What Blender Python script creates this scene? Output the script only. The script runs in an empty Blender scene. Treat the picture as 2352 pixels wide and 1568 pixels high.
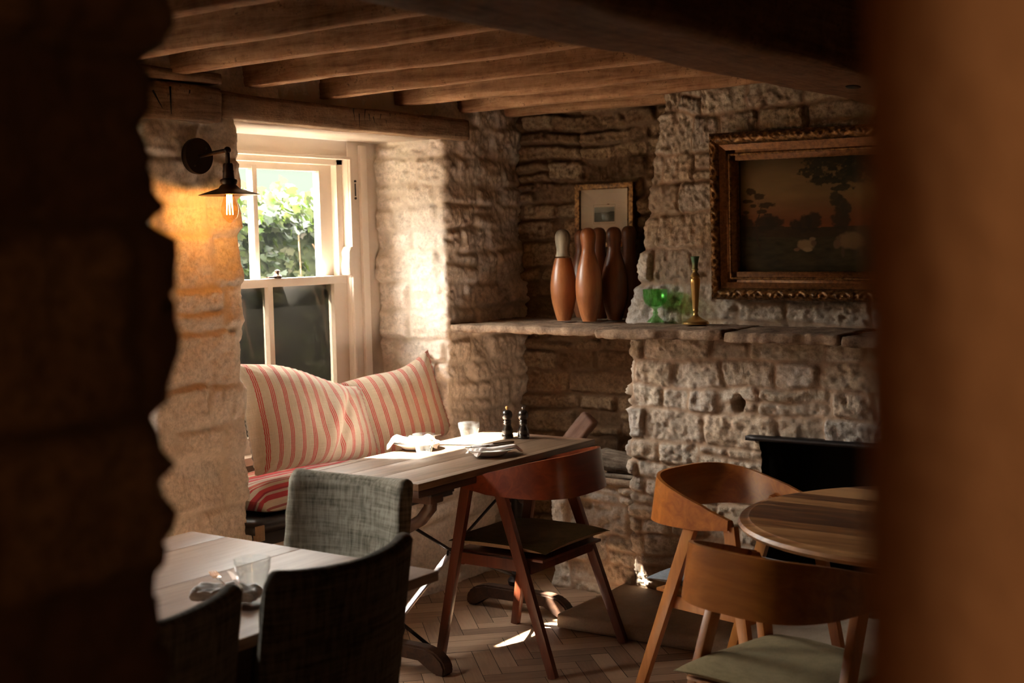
import bpy, bmesh, math, random
import numpy as np
from mathutils import Vector, Matrix
R = random.Random(7)
SC = bpy.context.scene
COL = SC.collection

# ------------------------------------------------------------------ tags
def tag(o, label=None, cat=None, group=None, kind=None):
    if label: o['label'] = label
    if cat: o['category'] = cat
    if group: o['group'] = group
    if kind: o['kind'] = kind
    return o
def empty(name, loc=(0, 0, 0), rz=0, label=None, cat=None, group=None, kind=None):
    o = bpy.data.objects.new(name, None); COL.objects.link(o)
    o.location = loc; o.rotation_euler = (0, 0, rz); o.empty_display_size = .05
    return tag(o, label, cat, group, kind)
def copy_tree(o, parent=None):
    c = o.copy(); COL.objects.link(c); c.parent = parent
    for ch in list(o.children): copy_tree(ch, c)
    return c
def link_mesh(name, me, mat=None, parent=None, smooth=True):
    o = bpy.data.objects.new(name, me); COL.objects.link(o)
    if mat:
        for m in (mat if isinstance(mat, (list, tuple)) else [mat]): me.materials.append(m)
    if parent: o.parent = parent
    if smooth and len(me.polygons):
        me.polygons.foreach_set('use_smooth', [True] * len(me.polygons))
    me.update()
    return o
def np_mesh(name, V, F, mat=None, parent=None, smooth=True, col=None, uv=None):
    me = bpy.data.meshes.new(name)
    V = np.asarray(V, dtype=np.float32); F = np.asarray(F, dtype=np.int32)
    me.vertices.add(len(V)); me.vertices.foreach_set('co', V.ravel())
    k = F.shape[1]
    me.loops.add(F.size); me.loops.foreach_set('vertex_index', F.ravel())
    me.polygons.add(len(F)); me.polygons.foreach_set('loop_start', np.arange(0, F.size, k, dtype=np.int32))
    me.update(calc_edges=True); me.validate()
    if col is not None:
        a = me.color_attributes.new('Col', 'FLOAT_COLOR', 'POINT')
        a.data.foreach_set('color', np.asarray(col, dtype=np.float32).ravel())
    if uv is not None:
        l = me.uv_layers.new(name='UVMap')
        vi = np.empty(len(me.loops), dtype=np.int32); me.loops.foreach_get('vertex_index', vi)
        l.data.foreach_set('uv', np.asarray(uv, dtype=np.float32)[vi].ravel())
    return link_mesh(name, me, mat, parent, smooth)

# ------------------------------------------------------------------ mesh builder
class MB:
    def __init__(s): s.bm = bmesh.new()
    def box(s, x0, x1, y0, y1, z0, z1, bev=0):
        r = bmesh.ops.create_cube(s.bm, size=1, matrix=Matrix.Translation(((x0+x1)/2, (y0+y1)/2, (z0+z1)/2)) @ Matrix.Diagonal((abs(x1-x0), abs(y1-y0), abs(z1-z0), 1)))
        if bev:
            es = list({e for v in r['verts'] for e in v.link_edges})
            bmesh.ops.bevel(s.bm, geom=es, offset=bev, segments=2, affect='EDGES', profile=.6)
        return s
    def bar(s, a, b, w, h, w2=None, h2=None, up=(0, 0, 1), bev=.003):
        a = Vector(a); b = Vector(b); d = (b-a).normalized(); u = Vector(up)
        x = d.cross(u).normalized(); y = x.cross(d).normalized()
        w2 = w if w2 is None else w2; h2 = h if h2 is None else h2
        vs = []
        for p, ww, hh in ((a, w, h), (b, w2, h2)):
            for sx, sy in ((-1, -1), (1, -1), (1, 1), (-1, 1)):
                vs.append(s.bm.verts.new(p + x*sx*ww/2 + y*sy*hh/2))
        fs = [s.bm.faces.new([vs[i] for i in q]) for q in ((3, 2, 1, 0), (4, 5, 6, 7), (0, 1, 5, 4), (1, 2, 6, 5), (2, 3, 7, 6), (3, 0, 4, 7))]
        if bev:
            es = list({e for f in fs for e in f.edges})
            bmesh.ops.bevel(s.bm, geom=es, offset=bev, segments=2, affect='EDGES', profile=.6)
        return s
    def tube(s, pts, r, n=12, cap=True):
        pts = [Vector(p) for p in pts]; rs = r if isinstance(r, (list, tuple)) else [r]*len(pts)
        rings = []; prev = None
        for i, p in enumerate(pts):
            d = (pts[min(i+1, len(pts)-1)] - pts[max(i-1, 0)]).normalized()
            if prev is None:
                x = d.orthogonal().normalized()
            else:
                x = (prev - d*prev.dot(d)).normalized()
            prev = x; y = d.cross(x)
            rings.append([s.bm.verts.new(p + (x*math.cos(2*math.pi*k/n) + y*math.sin(2*math.pi*k/n))*rs[i]) for k in range(n)])
        for a, b in zip(rings, rings[1:]):
            for k in range(n): s.bm.faces.new((a[k], a[(k+1) % n], b[(k+1) % n], b[k]))
        if cap:
            s.bm.faces.new(rings[0][::-1]); s.bm.faces.new(rings[-1])
        return s
    def lathe(s, prof, n=32, c=(0, 0, 0), facet=None):
        c = Vector(c); rings = []
        for i, (r, z) in enumerate(prof):
            if r < 1e-5: rings.append([s.bm.verts.new(c + Vector((0, 0, z)))]); continue
            ring = []
            for k in range(n):
                a = 2*math.pi*k/n
                rr = r*(facet(a, r, z) if facet else 1)
                ring.append(s.bm.verts.new(c + Vector((rr*math.cos(a), rr*math.sin(a), z))))
            rings.append(ring)
        for a, b in zip(rings, rings[1:]):
            for k in range(n):
                k2 = (k+1) % n
                if len(a) == 1 and len(b) == 1: continue
                if len(a) == 1: s.bm.faces.new((a[0], b[k2], b[k]))
                elif len(b) == 1: s.bm.faces.new((a[k], a[k2], b[0]))
                else: s.bm.faces.new((a[k], a[k2], b[k2], b[k]))
        return s
    def sphere(s, c, r, sc=(1, 1, 1), seg=16):
        bmesh.ops.create_uvsphere(s.bm, u_segments=seg, v_segments=seg//2+2, radius=r, matrix=Matrix.Translation(c) @ Matrix.Diagonal((*sc, 1)))
        return s
    def prism(s, poly, axis, a, b, bev=0):
        def P(p, t):
            return {'x': (t, p[0], p[1]), 'y': (p[0], t, p[1]), 'z': (p[0], p[1], t)}[axis]
        A = [s.bm.verts.new(P(p, a)) for p in poly]; B = [s.bm.verts.new(P(p, b)) for p in poly]
        fs = [s.bm.faces.new(A), s.bm.faces.new(B[::-1])]
        n = len(poly)
        for i in range(n): fs.append(s.bm.faces.new((A[i], B[i], B[(i+1) % n], A[(i+1) % n])))
        if bev:
            es = list({e for f in fs for e in f.edges})
            bmesh.ops.bevel(s.bm, geom=es, offset=bev, segments=2, affect='EDGES')
        return s
    def build(s, name, mat=None, parent=None, smooth=True, ang=40):
        bmesh.ops.recalc_face_normals(s.bm, faces=s.bm.faces)
        me = bpy.data.meshes.new(name)
        for e in s.bm.edges:
            if len(e.link_faces) == 2 and e.calc_face_angle(0) > math.radians(ang): e.smooth = False
        s.bm.to_mesh(me); s.bm.free()
        return link_mesh(name, me, mat, parent, smooth)

# ------------------------------------------------------------------ numpy noise
def _h(*a):
    h = np.zeros(np.broadcast(*a).shape, dtype=np.int64) + 1013904223
    for i, x in enumerate(a):
        h = (h ^ (np.asarray(x, dtype=np.int64) * (374761393 + 668265262*i))) & 0xffffffff
        h = (h * 1274126177) & 0xffffffff; h = h ^ (h >> 15)
    h = (h * 2246822519) & 0xffffffff
    return ((h ^ (h >> 13)) & 0xffffff) / float(0xffffff)
def vn3(x, y, z, seed=0):
    xi, yi, zi = np.floor(x), np.floor(y), np.floor(z)
    f = [x-xi, y-yi, z-zi]; f = [t*t*(3-2*t) for t in f]
    xi, yi, zi = (t.astype(np.int64) for t in (xi, yi, zi))
    r = 0
    for dx in (0, 1):
        for dy in (0, 1):
            for dz in (0, 1):
                w = (f[0] if dx else 1-f[0])*(f[1] if dy else 1-f[1])*(f[2] if dz else 1-f[2])
                r = r + w*_h(xi+dx, yi+dy, zi+dz, np.full_like(xi, seed))
    return r*2-1
def fbm(x, y, z=None, seed=0, o=4, g=.5):
    x = np.asarray(x, dtype=float); y = np.asarray(y, dtype=float); z = np.zeros_like(x)+.37 if z is None else np.asarray(z, dtype=float)
    r = 0; a = 1; t = 0
    for i in range(o):
        r = r + a*vn3(x*2**i+i*7.3, y*2**i+i*3.1, z*2**i, seed+i); t += a; a *= g
    return r/t
def sst(x): x = np.clip(x, 0, 1); return x*x*(3-2*x)

# ------------------------------------------------------------------ rubble stone pattern
def stones(u, v, seed, hr=(.07, .15), wr=(.12, .34), gap=.012, r=.022, warp=.012, split=.25):
    rng = random.Random(seed)
    U = u + warp*fbm(u/.05, v/.05, seed=seed+11, o=3) + .02*fbm(u/.2, v/.12, seed=seed+12, o=2)
    Vv = v + warp*.8*fbm(u/.06, v/.05, seed=seed+13, o=3) + .03*fbm(u/.35, v/.25, seed=seed+14, o=2)
    b = [v.min()-.3]
    while b[-1] < v.max()+.3: b.append(b[-1]+rng.uniform(*hr))
    b = np.array(b); ci = np.clip(np.searchsorted(b, Vv)-1, 0, len(b)-2)
    d = np.zeros_like(u); r1 = np.zeros_like(u); r2 = np.zeros_like(u); tx = np.zeros_like(u); ty = np.zeros_like(u)
    for c in range(len(b)-1):
        m = ci == c
        h = b[c+1]-b[c]
        e = [u.min()-.5-rng.random()*.2]; rr = []
        while e[-1] < u.max()+.5:
            e.append(e[-1]+rng.uniform(*wr)*(.75+.5*h/hr[1]))
            sp = rng.random() < split and h > .09
            rr.append((rng.random(), rng.random(), rng.random(), rng.random(), rng.uniform(.38, .62) if sp else 2))
        if not m.any(): continue
        e = np.array(e); rr = np.array(rr)
        uu = U[m]; vv = Vv[m]
        si = np.clip(np.searchsorted(e, uu)-1, 0, len(rr)-1)
        lo = np.full(uu.shape, b[c]); hi = np.full(uu.shape, b[c+1])
        s = rr[si, 4]; cut = b[c]+h*s
        up = (s < 1) & (vv > cut); dn = (s < 1) & ~up
        lo[up] = cut[up]; hi[dn] = cut[dn]
        dx = np.minimum(uu-e[si], e[si+1]-uu); dy = np.minimum(vv-lo, hi-vv)
        qx = np.maximum(r-dx, 0); qy = np.maximum(r-dy, 0)
        dd = np.where((qx > 0) & (qy > 0), r-np.hypot(qx, qy), np.minimum(dx, dy))
        d[m] = dd-gap/2
        a = (rr[si, 0]+up*.37) % 1; bb = (rr[si, 1]+up*.61) % 1
        r1[m] = a; r2[m] = bb
        tx[m] = (uu-(e[si]+e[si+1])/2)*(rr[si, 2]-.5); ty[m] = (vv-(lo+hi)/2)*(rr[si, 3]-.5)
    return d, r1, r2, tx, ty

def stone_patch(path, z0, z1, seed, res=.008, out=1, depth=.022, proud=.018, rough=.006, paint=False, corner=.02, u0=0, shift=None, hole=None, **kw):
    """path: plan polyline; out=+1: outward normal is right-hand side of travel. returns V,F,col"""
    P = np.array(path, dtype=float); seg = np.hypot(*np.diff(P, axis=0).T); L = np.concatenate([[0], np.cumsum(seg)])
    n = int(L[-1]/res)+1; s = np.linspace(0, L[-1], n)
    px = np.interp(s, L, P[:, 0]); py = np.interp(s, L, P[:, 1])
    # round the corners
    k = max(1, int(corner/res)); ker = np.ones(2*k+1)/(2*k+1)
    def sm(a):
        e = np.concatenate([2*a[0]-a[1:k+1][::-1], a, 2*a[-1]-a[-k-1:-1][::-1]]); return np.convolve(e, ker, 'valid')
    px = sm(px); py = sm(py)
    tx = np.gradient(px); ty = np.gradient(py); l = np.hypot(tx, ty)+1e-9
    nx = ty/l*out; ny = -tx/l*out
    nx = sm(nx); ny = sm(ny); l = np.hypot(nx, ny); nx /= l; ny /= l
    m = int((z1-z0)/res)+1; z = np.linspace(z0, z1, m)
    S, Z = np.meshgrid(s+u0, z)
    d, r1, r2, ax, ay = stones(S, Z, seed, **kw)
    ew = .016 if not paint else .03
    mask = sst((d+ew*.35)/ew)
    fill = sst(.5+1.2*fbm(S/.25, Z/.2, seed=seed+31, o=2))
    dep = depth*(1-.55*fill)
    rg = fbm(S/.03, Z/.03, seed=seed+21, o=4)*rough + fbm(S/.009, Z/.009, seed=seed+22, o=2)*rough*.35
    pit = np.maximum(0, fbm(S/.022, Z/.018, seed=seed+23, o=3)-.25)*rough*-3
    h = dep*mask + mask*((r1-.5)*proud + (ax+ay)*.35 + rg*1.6 + pit) + rg*.5
    h += .02*fbm(S/.5, Z/.5, seed=seed+24, o=2)
    if shift is not None: sh = shift(S, Z)
    else: sh = np.zeros_like(Z)
    X = px[None, :]+nx[None, :]*h+sh; Y = py[None, :]+ny[None, :]*h
    if hole is not None:
        dh = hole(X, Z); Y = Y - 0*dh + dh
    V = np.stack([X, Y, Z], -1).reshape(-1, 3)
    i = np.arange(m*n).reshape(m, n)
    a, b, c, e = i[:-1, :-1], i[:-1, 1:], i[1:, 1:], i[1:, :-1]
    F = np.stack([a, b, c, e] if out > 0 else [a, e, c, b], -1).reshape(-1, 4)
    C = np.stack([r1, mask, r2, np.ones_like(r1)], -1).reshape(-1, 4)
    return V, F, C
def merge(parts):
    V = []; F = []; C = []; o = 0
    for v, f, c in parts:
        V.append(v); F.append(f+o); C.append(c); o += len(v)
    return np.concatenate(V), np.concatenate(F), np.concatenate(C)
def plain(x0, x1, y0, y1, z0, z1):
    v = np.array([[x, y, z] for z in (z0, z1) for y in (y0, y1) for x in (x0, x1)], dtype=float)
    f = np.array([[0, 2, 3, 1], [4, 5, 7, 6], [0, 1, 5, 4], [2, 6, 7, 3], [0, 4, 6, 2], [1, 3, 7, 5]])
    return v, f, np.tile([.5, 1, .5, 1], (8, 1))

# rough rounded box
def rbox(name, size, mat, parent=None, res=.02, r=.01, amp=.004, sc=.06, seed=1, loc=(0, 0, 0), rot=None, bend=0, stretch=(1, 1, 1), fn=None):
    h = np.array(size)/2; V = []; F = []; o = 0
    for ax in range(3):
        a, b = [k for k in range(3) if k != ax]
        na = max(2, int(size[a]/res)+1); nb = max(2, int(size[b]/res)+1)
        A, B = np.meshgrid(np.linspace(-h[a], h[a], na), np.linspace(-h[b], h[b], nb))
        for sg in (-1, 1):
            p = np.zeros((nb, na, 3)); p[..., a] = A; p[..., b] = B; p[..., ax] = sg*h[ax]
            V.append(p.reshape(-1, 3)); i = np.arange(na*nb).reshape(nb, na)+o; o += na*nb
            q = [i[:-1, :-1], i[:-1, 1:], i[1:, 1:], i[1:, :-1]]
            flip = (sg > 0) ^ (ax == 1)
            F.append(np.stack(q if flip else q[::-1], -1).reshape(-1, 4))
    V = np.concatenate(V); F = np.concatenate(F)
    q = np.clip(V, -(h-r), h-r); d = V-q; l = np.linalg.norm(d, axis=1, keepdims=True)
    N = d/np.maximum(l, 1e-9); V = q+N*r
    st = np.array(stretch)
    W = V/sc/st+seed*3.7
    V = V+N*(fbm(W[:, 0], W[:, 1], W[:, 2], seed=seed, o=4)*amp)[:, None]
    if bend:
        ax = int(np.argmax(size)); t = V[:, ax]/size[ax]
        for k in range(3):
            if k != ax: V[:, k] += bend*fbm(t*3+seed, t*0+k, seed=seed+50+k, o=2)
    if fn is not None: V = fn(V)
    me_o = np_mesh(name, V, F, mat, parent)
    bm = bmesh.new(); bm.from_mesh(me_o.data); bmesh.ops.remove_doubles(bm, verts=bm.verts, dist=1e-5); bm.to_mesh(me_o.data); bm.free()
    me_o.data.polygons.foreach_set('use_smooth', [True]*len(me_o.data.polygons))
    me_o.location = loc
    if rot: me_o.rotation_euler = rot
    return me_o

# ------------------------------------------------------------------ materials
class NT:
    def __init__(s, name):
        s.m = bpy.data.materials.new(name); s.m.use_nodes = True; s.t = s.m.node_tree; s.t.nodes.clear()
        s.out = s.n('ShaderNodeOutputMaterial')
    def n(s, typ, **kw):
        x = s.t.nodes.new(typ)
        for k, v in kw.items():
            if k in x.inputs.keys() if isinstance(k, str) else False: x.inputs[k].default_value = v
            else: setattr(x, k, v)
        return x
    def l(s, a, b): s.t.links.new(a, b); return s
    def coord(s, kind='Object', scale=(1, 1, 1), rot=(0, 0, 0), loc=(0, 0, 0)):
        c = s.n('ShaderNodeTexCoord'); m = s.n('ShaderNodeMapping')
        m.inputs['Scale'].default_value = scale; m.inputs['Rotation'].default_value = rot; m.inputs['Location'].default_value = loc
        s.l(c.outputs[kind], m.inputs['Vector']); return m.outputs[0]
    def noise(s, vec, scale, detail=4, rough=.55, dist=0):
        x = s.n('ShaderNodeTexNoise'); x.inputs['Scale'].default_value = scale; x.inputs['Detail'].default_value = detail
        x.inputs['Roughness'].default_value = rough; x.inputs['Distortion'].default_value = dist
        if vec: s.l(vec, x.inputs['Vector'])
        return x.outputs['Fac']
    def ramp(s, fac, stops):
        x = s.n('ShaderNodeValToRGB'); e = x.color_ramp.elements
        while len(e) < len(stops): e.new(.5)
        for el, (p, c) in zip(e, stops):
            el.position = p; el.color = (*c, 1) if len(c) == 3 else c
        s.l(fac, x.inputs[0]); return x.outputs[0]
    def math(s, op, a, b=None, c=None, clamp=False):
        x = s.n('ShaderNodeMath'); x.operation = op; x.use_clamp = clamp
        for i, v in enumerate((a, b, c)):
            if v is None: continue
            if isinstance(v, (int, float)): x.inputs[i].default_value = v
            else: s.l(v, x.inputs[i])
        return x.outputs[0]
    def mix(s, f, a, b, mode='MIX'):
        x = s.n('ShaderNodeMix'); x.data_type = 'RGBA'; x.blend_type = mode
        for sock, v in ((x.inputs[0], f), (x.inputs[6], a), (x.inputs[7], b)):
            if isinstance(v, (int, float)): sock.default_value = v
            elif isinstance(v, tuple): sock.default_value = (*v, 1) if len(v) == 3 else v
            else: s.l(v, sock)
        return x.outputs[2]
    def bump(s, h, strength=.3, dist=.01, prev=None):
        x = s.n('ShaderNodeBump'); x.inputs['Strength'].default_value = strength; x.inputs['Distance'].default_value = dist
        s.l(h, x.inputs['Height'])
        if prev: s.l(prev, x.inputs['Normal'])
        return x.outputs[0]
    def bsdf(s, color, rough=.6, normal=None, **kw):
        p = s.n('ShaderNodeBsdfPrincipled')
        for k, v in [('Base Color', color), ('Roughness', rough)]+list(kw.items()):
            if isinstance(v, (int, float)): p.inputs[k].default_value = v
            elif isinstance(v, tuple): p.inputs[k].default_value = (*v, 1) if len(v) == 3 else v
            else: s.l(v, p.inputs[k])
        if normal: s.l(normal, p.inputs['Normal'])
        s.l(p.outputs[0], s.out.inputs[0]); return p
def flat(name, c, rough=.6, **kw):
    t = NT(name); t.bsdf(c, rough, **kw); return t.m
def wood(name, dark, mid, light, axis='x', scale=1, rough=.5, coat=0, grain=1, kind='Object', bump=.15, spec=.5):
    t = NT(name); st = {'x': (.08, 1, 1), 'y': (1, .08, 1), 'z': (1, 1, .08)}[axis]
    sc = tuple(v*scale for v in st)
    v = t.coord(kind, sc)
    n1 = t.noise(v, 22, 6, .6, 1.2); n2 = t.noise(v, 110, 4, .7, .3)
    big = t.noise(t.coord(kind, tuple(v*.5 for v in sc)), 5, 3)
    f = t.math('ADD', t.math('MULTIPLY', n1, .75), t.math('MULTIPLY', n2, .25*grain))
    f = t.math('ADD', f, t.math('MULTIPLY', t.math('SUBTRACT', big, .5), .5))
    c = t.ramp(f, [(.28, dark), (.5, mid), (.72, light)])
    t.bsdf(c, rough, t.bump(t.math('ADD', n2, n1), bump, .003), **{'Coat Weight': coat, 'Coat Roughness': .25, 'Specular IOR Level': spec})
    return t.m
def hewn(name, dark, mid, light, axis='x', crack=True):
    t = NT(name); st = {'x': (.07, 1, 1), 'y': (1, .07, 1), 'z': (1, 1, .07)}[axis]
    v = t.coord('Object', st); v2 = t.coord('Object')
    n1 = t.noise(v, 40, 7, .65, 1.5); n3 = t.noise(v2, 14, 5, .65); n4 = t.noise(v2, 70, 4, .7)
    f = t.math('ADD', t.math('MULTIPLY', n1, .55), t.math('MULTIPLY', n3, .45))
    c = t.ramp(f, [(.34, dark), (.5, mid), (.68, light)])
    w = t.math('MULTIPLY', t.ramp(n4, [(.55, (0, 0, 0)), (.66, (1, 1, 1))]), t.ramp(n3, [(.45, (0, 0, 0)), (.6, (1, 1, 1))]))
    c = t.mix(t.math('MULTIPLY', w, .75), c, tuple(x*.35 for x in dark))
    t.bsdf(c, .85, t.bump(t.math('ADD', n1, n4), .5, .006), **{'Specular IOR Level': .2})
    return t.m
def rubble(name, cols, mortar, painted=False):
    t = NT(name)
    a = t.n('ShaderNodeAttribute'); a.attribute_name = 'Col'
    sp = t.n('ShaderNodeSeparateColor'); t.l(a.outputs['Color'], sp.inputs[0])
    v = t.coord('Object')
    n1 = t.noise(v, 9, 5, .6); n2 = t.noise(v, 60, 6, .7); n3 = t.noise(v, 220, 3, .7)
    k = len(cols); f = t.math('ADD', sp.outputs[0], t.math('MULTIPLY', t.math('SUBTRACT', n1, .5), .5))
    c = t.ramp(f, [(i/(k-1)*.9+.05, c) for i, c in enumerate(cols)])
    c = t.mix(t.ramp(n2, [(.4, (0, 0, 0)), (.75, (1, 1, 1))]), c, tuple(x*.62 for x in cols[0]))
    m = t.mix(n2, mortar, tuple(x*.7 for x in mortar))
    mk = t.math('SMOOTH_MIN', sp.outputs[1], 1, .01)
    c = t.mix(mk, m, c)
    h = t.math('ADD', t.math('MULTIPLY', n2, .7), t.math('MULTIPLY', n3, .4))
    # chisel marks: fine upright tooling on some of the stones
    vm = t.coord('Object', (1, 1, .12), (.25, .12, 0)); ch = t.noise(vm, 75, 3, .6)
    tool = t.math('GREATER_THAN', sp.outputs[2], .5)
    h = t.math('ADD', h, t.math('MULTIPLY', t.math('MULTIPLY', ch, tool), 1.3))
    t.bsdf(c, .93, t.bump(h, .55 if not painted else .4, .008), **{'Specular IOR Level': .15})
    return t.m

M = {}
M['lime'] = rubble('limewashed_stone', [(.74, .64, .54), (.80, .70, .60), (.83, .74, .64), (.77, .66, .55)], (.76, .66, .55), True)
M['stone'] = rubble('bare_rubble_stone', [(.40, .30, .22), (.56, .47, .38), (.64, .56, .46), (.46, .36, .26), (.60, .47, .35), (.50, .45, .40)], (.42, .29, .20))
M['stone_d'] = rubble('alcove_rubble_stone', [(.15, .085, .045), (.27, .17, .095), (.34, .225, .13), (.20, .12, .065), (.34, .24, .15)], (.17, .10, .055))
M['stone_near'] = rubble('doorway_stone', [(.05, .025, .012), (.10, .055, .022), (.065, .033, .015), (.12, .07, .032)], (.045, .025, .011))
M['joist'] = hewn('hewn_joist', (.16, .072, .032), (.37, .195, .098), (.54, .325, .18), 'x')
M['beam'] = hewn('hewn_beam', (.07, .03, .014), (.16, .075, .035), (.25, .13, .065), 'y')
M['lintel'] = hewn('hewn_lintel', (.10, .055, .028), (.25, .15, .085), (.38, .25, .15), 'y')
M['table'] = wood('worn_oak', (.075, .040, .021), (.145, .085, .048), (.205, .13, .078), 'y', 1, .5, .04, spec=.35)
M['tabledark'] = wood('dark_table_edge', (.025, .011, .006), (.055, .024, .012), (.09, .042, .02), 'y', 1, .5)
M['ltable'] = wood('pub_table_wood', (.15, .075, .045), (.235, .135, .085), (.30, .19, .125), 'y', 1, .5, .04, spec=.4)
M['mahog'] = wood('mahogany_ply', (.10, .018, .006), (.17, .034, .010), (.24, .06, .018), 'y', .8, .3, .35, .6, bump=.04)
M['mahogleg'] = wood('mahogany_leg', (.07, .016, .006), (.13, .030, .010), (.19, .05, .018), 'z', .8, .38, .2, .6, bump=.05)
M['oakply'] = wood('amber_oak_ply', (.26, .070, .010), (.42, .135, .020), (.52, .19, .035), 'y', .8, .3, .35, .6, bump=.04)
M['oakleg'] = wood('amber_oak_leg', (.32, .11, .022), (.48, .18, .036), (.58, .25, .06), 'z', .8, .4, .15, .6, bump=.05)
def planked(name, pal, w=.085):
    t = NT(name); v = t.coord('Object', (.10, 1, 1), (0, 0, .05)); n1 = t.noise(v, 26, 6, .6, 1.4); n2 = t.noise(v, 120, 4, .7)
    s_ = t.n('ShaderNodeSeparateXYZ'); t.l(t.coord('Object', (1, 1, 1), (0, 0, .05)), s_.inputs[0])
    wn = t.n('ShaderNodeTexWhiteNoise'); wn.noise_dimensions = '1D'; t.l(t.math('FLOOR', t.math('DIVIDE', s_.outputs[1], w)), wn.inputs['W'])
    f = t.math('ADD', t.math('MULTIPLY', n1, .6), t.math('ADD', t.math('MULTIPLY', n2, .15), t.math('MULTIPLY', wn.outputs['Value'], .42)))
    t.bsdf(t.ramp(f, [(.38, pal[0]), (.56, pal[1]), (.74, pal[2])]), .4, t.bump(n1, .04, .003), **{'Specular IOR Level': .35}); return t.m
M['round'] = planked('acacia_planked_top', [(.07, .022, .008), (.27, .105, .032), (.50, .25, .10)])
M['paint'] = flat('cream_paint', (.75, .645, .54), .45)
M['iron'] = flat('black_iron', (.018, .013, .012), .45, **{'Metallic': .6})
M['steelstrap'] = flat('worn_steel', (.45, .42, .42), .35, **{'Metallic': .8})
M['bronze'] = flat('dark_bronze', (.055, .035, .025), .42, **{'Metallic': .85})
M['shadein'] = flat('bronze_shade', (.12, .07, .04), .4, **{'Metallic': .8})
M['blackgloss'] = wood('black_lacquer', (.008, .006, .005), (.014, .01, .008), (.022, .015, .012), 'z', 1, .18, .6, bump=.02)
M['blackpaint'] = flat('black_painted_wood', (.02, .016, .015), .4)
M['white'] = flat('white_china', (.80, .76, .70), .2, **{'Coat Weight': .4})
M['steel'] = flat('cutlery_steel', (.6, .57, .55), .22, **{'Metallic': 1})
M['soot'] = flat('sooty_firebox', (.012, .009, .007), .95)
M['khaki'] = None

def fabric(name, a, b, sc=260, rough=.95, sheen=.03):
    t = NT(name); v = t.coord('Object')
    n = t.noise(t.coord('Object', (1, 1, .06)), sc, 2, .6); n2 = t.noise(t.coord('Object', (.06, .06, 1)), sc, 2, .6); n3 = t.noise(v, 30, 4)
    f = t.math('ADD', t.math('MULTIPLY', t.math('ADD', n, n2), .42), t.math('MULTIPLY', n3, .2))
    c = t.ramp(f, [(.36, a), (.62, b)])
    t.bsdf(c, rough, t.bump(f, .35, .004), **{'Sheen Weight': sheen, 'Specular IOR Level': .15}); return t.m
M['grey'] = fabric('grey_slub_weave', (.10, .088, .062), (.38, .345, .275), 90)
M['grey_shaded'] = fabric('grey_slub_weave_shaded', (.030, .022, .014), (.13, .105, .075), 90)  # grey weave again, the dimmer light on the near chairs put into its colour
M['khaki'] = fabric('khaki_canvas', (.17, .125, .06), (.25, .19, .095), 300)
M['olive'] = fabric('dark_olive_canvas', (.05, .042, .018), (.085, .07, .03), 300)
M['tan'] = fabric('tan_canvas', (.26, .17, .10), (.34, .23, .14), 300)
M['slate'] = fabric('slate_blue_canvas', (.14, .16, .18), (.22, .24, .27), 300)
M['napkin'] = fabric('white_linen', (.76, .73, .71), (.90, .87, .85), 400)
M['redseat'] = fabric('red_upholstery', (.18, .012, .014), (.28, .03, .03), 300)

def stripes_mat(name, kind):
    t = NT(name); uv = t.n('ShaderNodeUVMap'); sp = t.n('ShaderNodeSeparateXYZ'); t.l(uv.outputs[0], sp.inputs[0])
    u = sp.outputs[0]
    w = t.noise(t.coord('UV', (1, .02, 1)), 900, 2, .5); w2 = t.noise(t.coord('UV', (.02, 1, 1)), 900, 2, .5)
    weave = t.math('ADD', t.math('MULTIPLY', w, .5), t.math('MULTIPLY', w2, .5))
    if kind == 'pillow':
        p = t.math('MULTIPLY', t.math('FRACT', t.math('DIVIDE', u, .062)), .062)
        m = None
        for c0 in (.020, .0275, .035):
            k = t.math('LESS_THAN', t.math('ABSOLUTE', t.math('SUBTRACT', p, c0)), .0022)
            m = k if m is None else t.math('MAXIMUM', m, k)
        base = t.ramp(weave, [(.35, (.40, .31, .225)), (.65, (.58, .47, .36))])
        red = t.ramp(weave, [(.35, (.34, .018, .025)), (.65, (.52, .045, .05))])
        c = t.mix(t.math('MULTIPLY', m, .92), base, red)
    else:
        x = t.n('ShaderNodeValToRGB'); x.color_ramp.interpolation = 'CONSTANT'
        st = [(0, (.50, .04, .045)), (.14, (.62, .50, .36)), (.30, (.50, .05, .05)), (.36, (.66, .56, .42)), (.40, (.58, .14, .10)), (.52, (.64, .55, .45)), (.62, (.35, .10, .10)),
              (.65, (.60, .52, .42)), (.76, (.48, .05, .07)), (.88, (.50, .42, .36)), (.94, (.30, .03, .05))]
        e = x.color_ramp.elements
        while len(e) < len(st): e.new(.5)
        for el, (pp, cc) in zip(e, st): el.position = pp; el.color = (*cc, 1)
        t.l(t.math('FRACT', t.math('DIVIDE', u, .21)), x.inputs[0])
        c = t.mix(t.math('MULTIPLY', t.math('SUBTRACT', weave, .3), .5, clamp=True), x.outputs[0], (.2, .1, .08))
    fold = t.noise(t.coord('UV', (3, 1, 1)), 12, 3, .5)
    t.bsdf(c, .95, t.bump(t.math('ADD', t.math('MULTIPLY', weave, .35), t.math('MULTIPLY', fold, .8)), .3, .01), **{'Sheen Weight': .2, 'Specular IOR Level': .1})
    return t.m
M['pillow'] = stripes_mat('red_striped_linen', 'pillow'); M['kilim'] = stripes_mat('striped_kilim', 'kilim')

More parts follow.
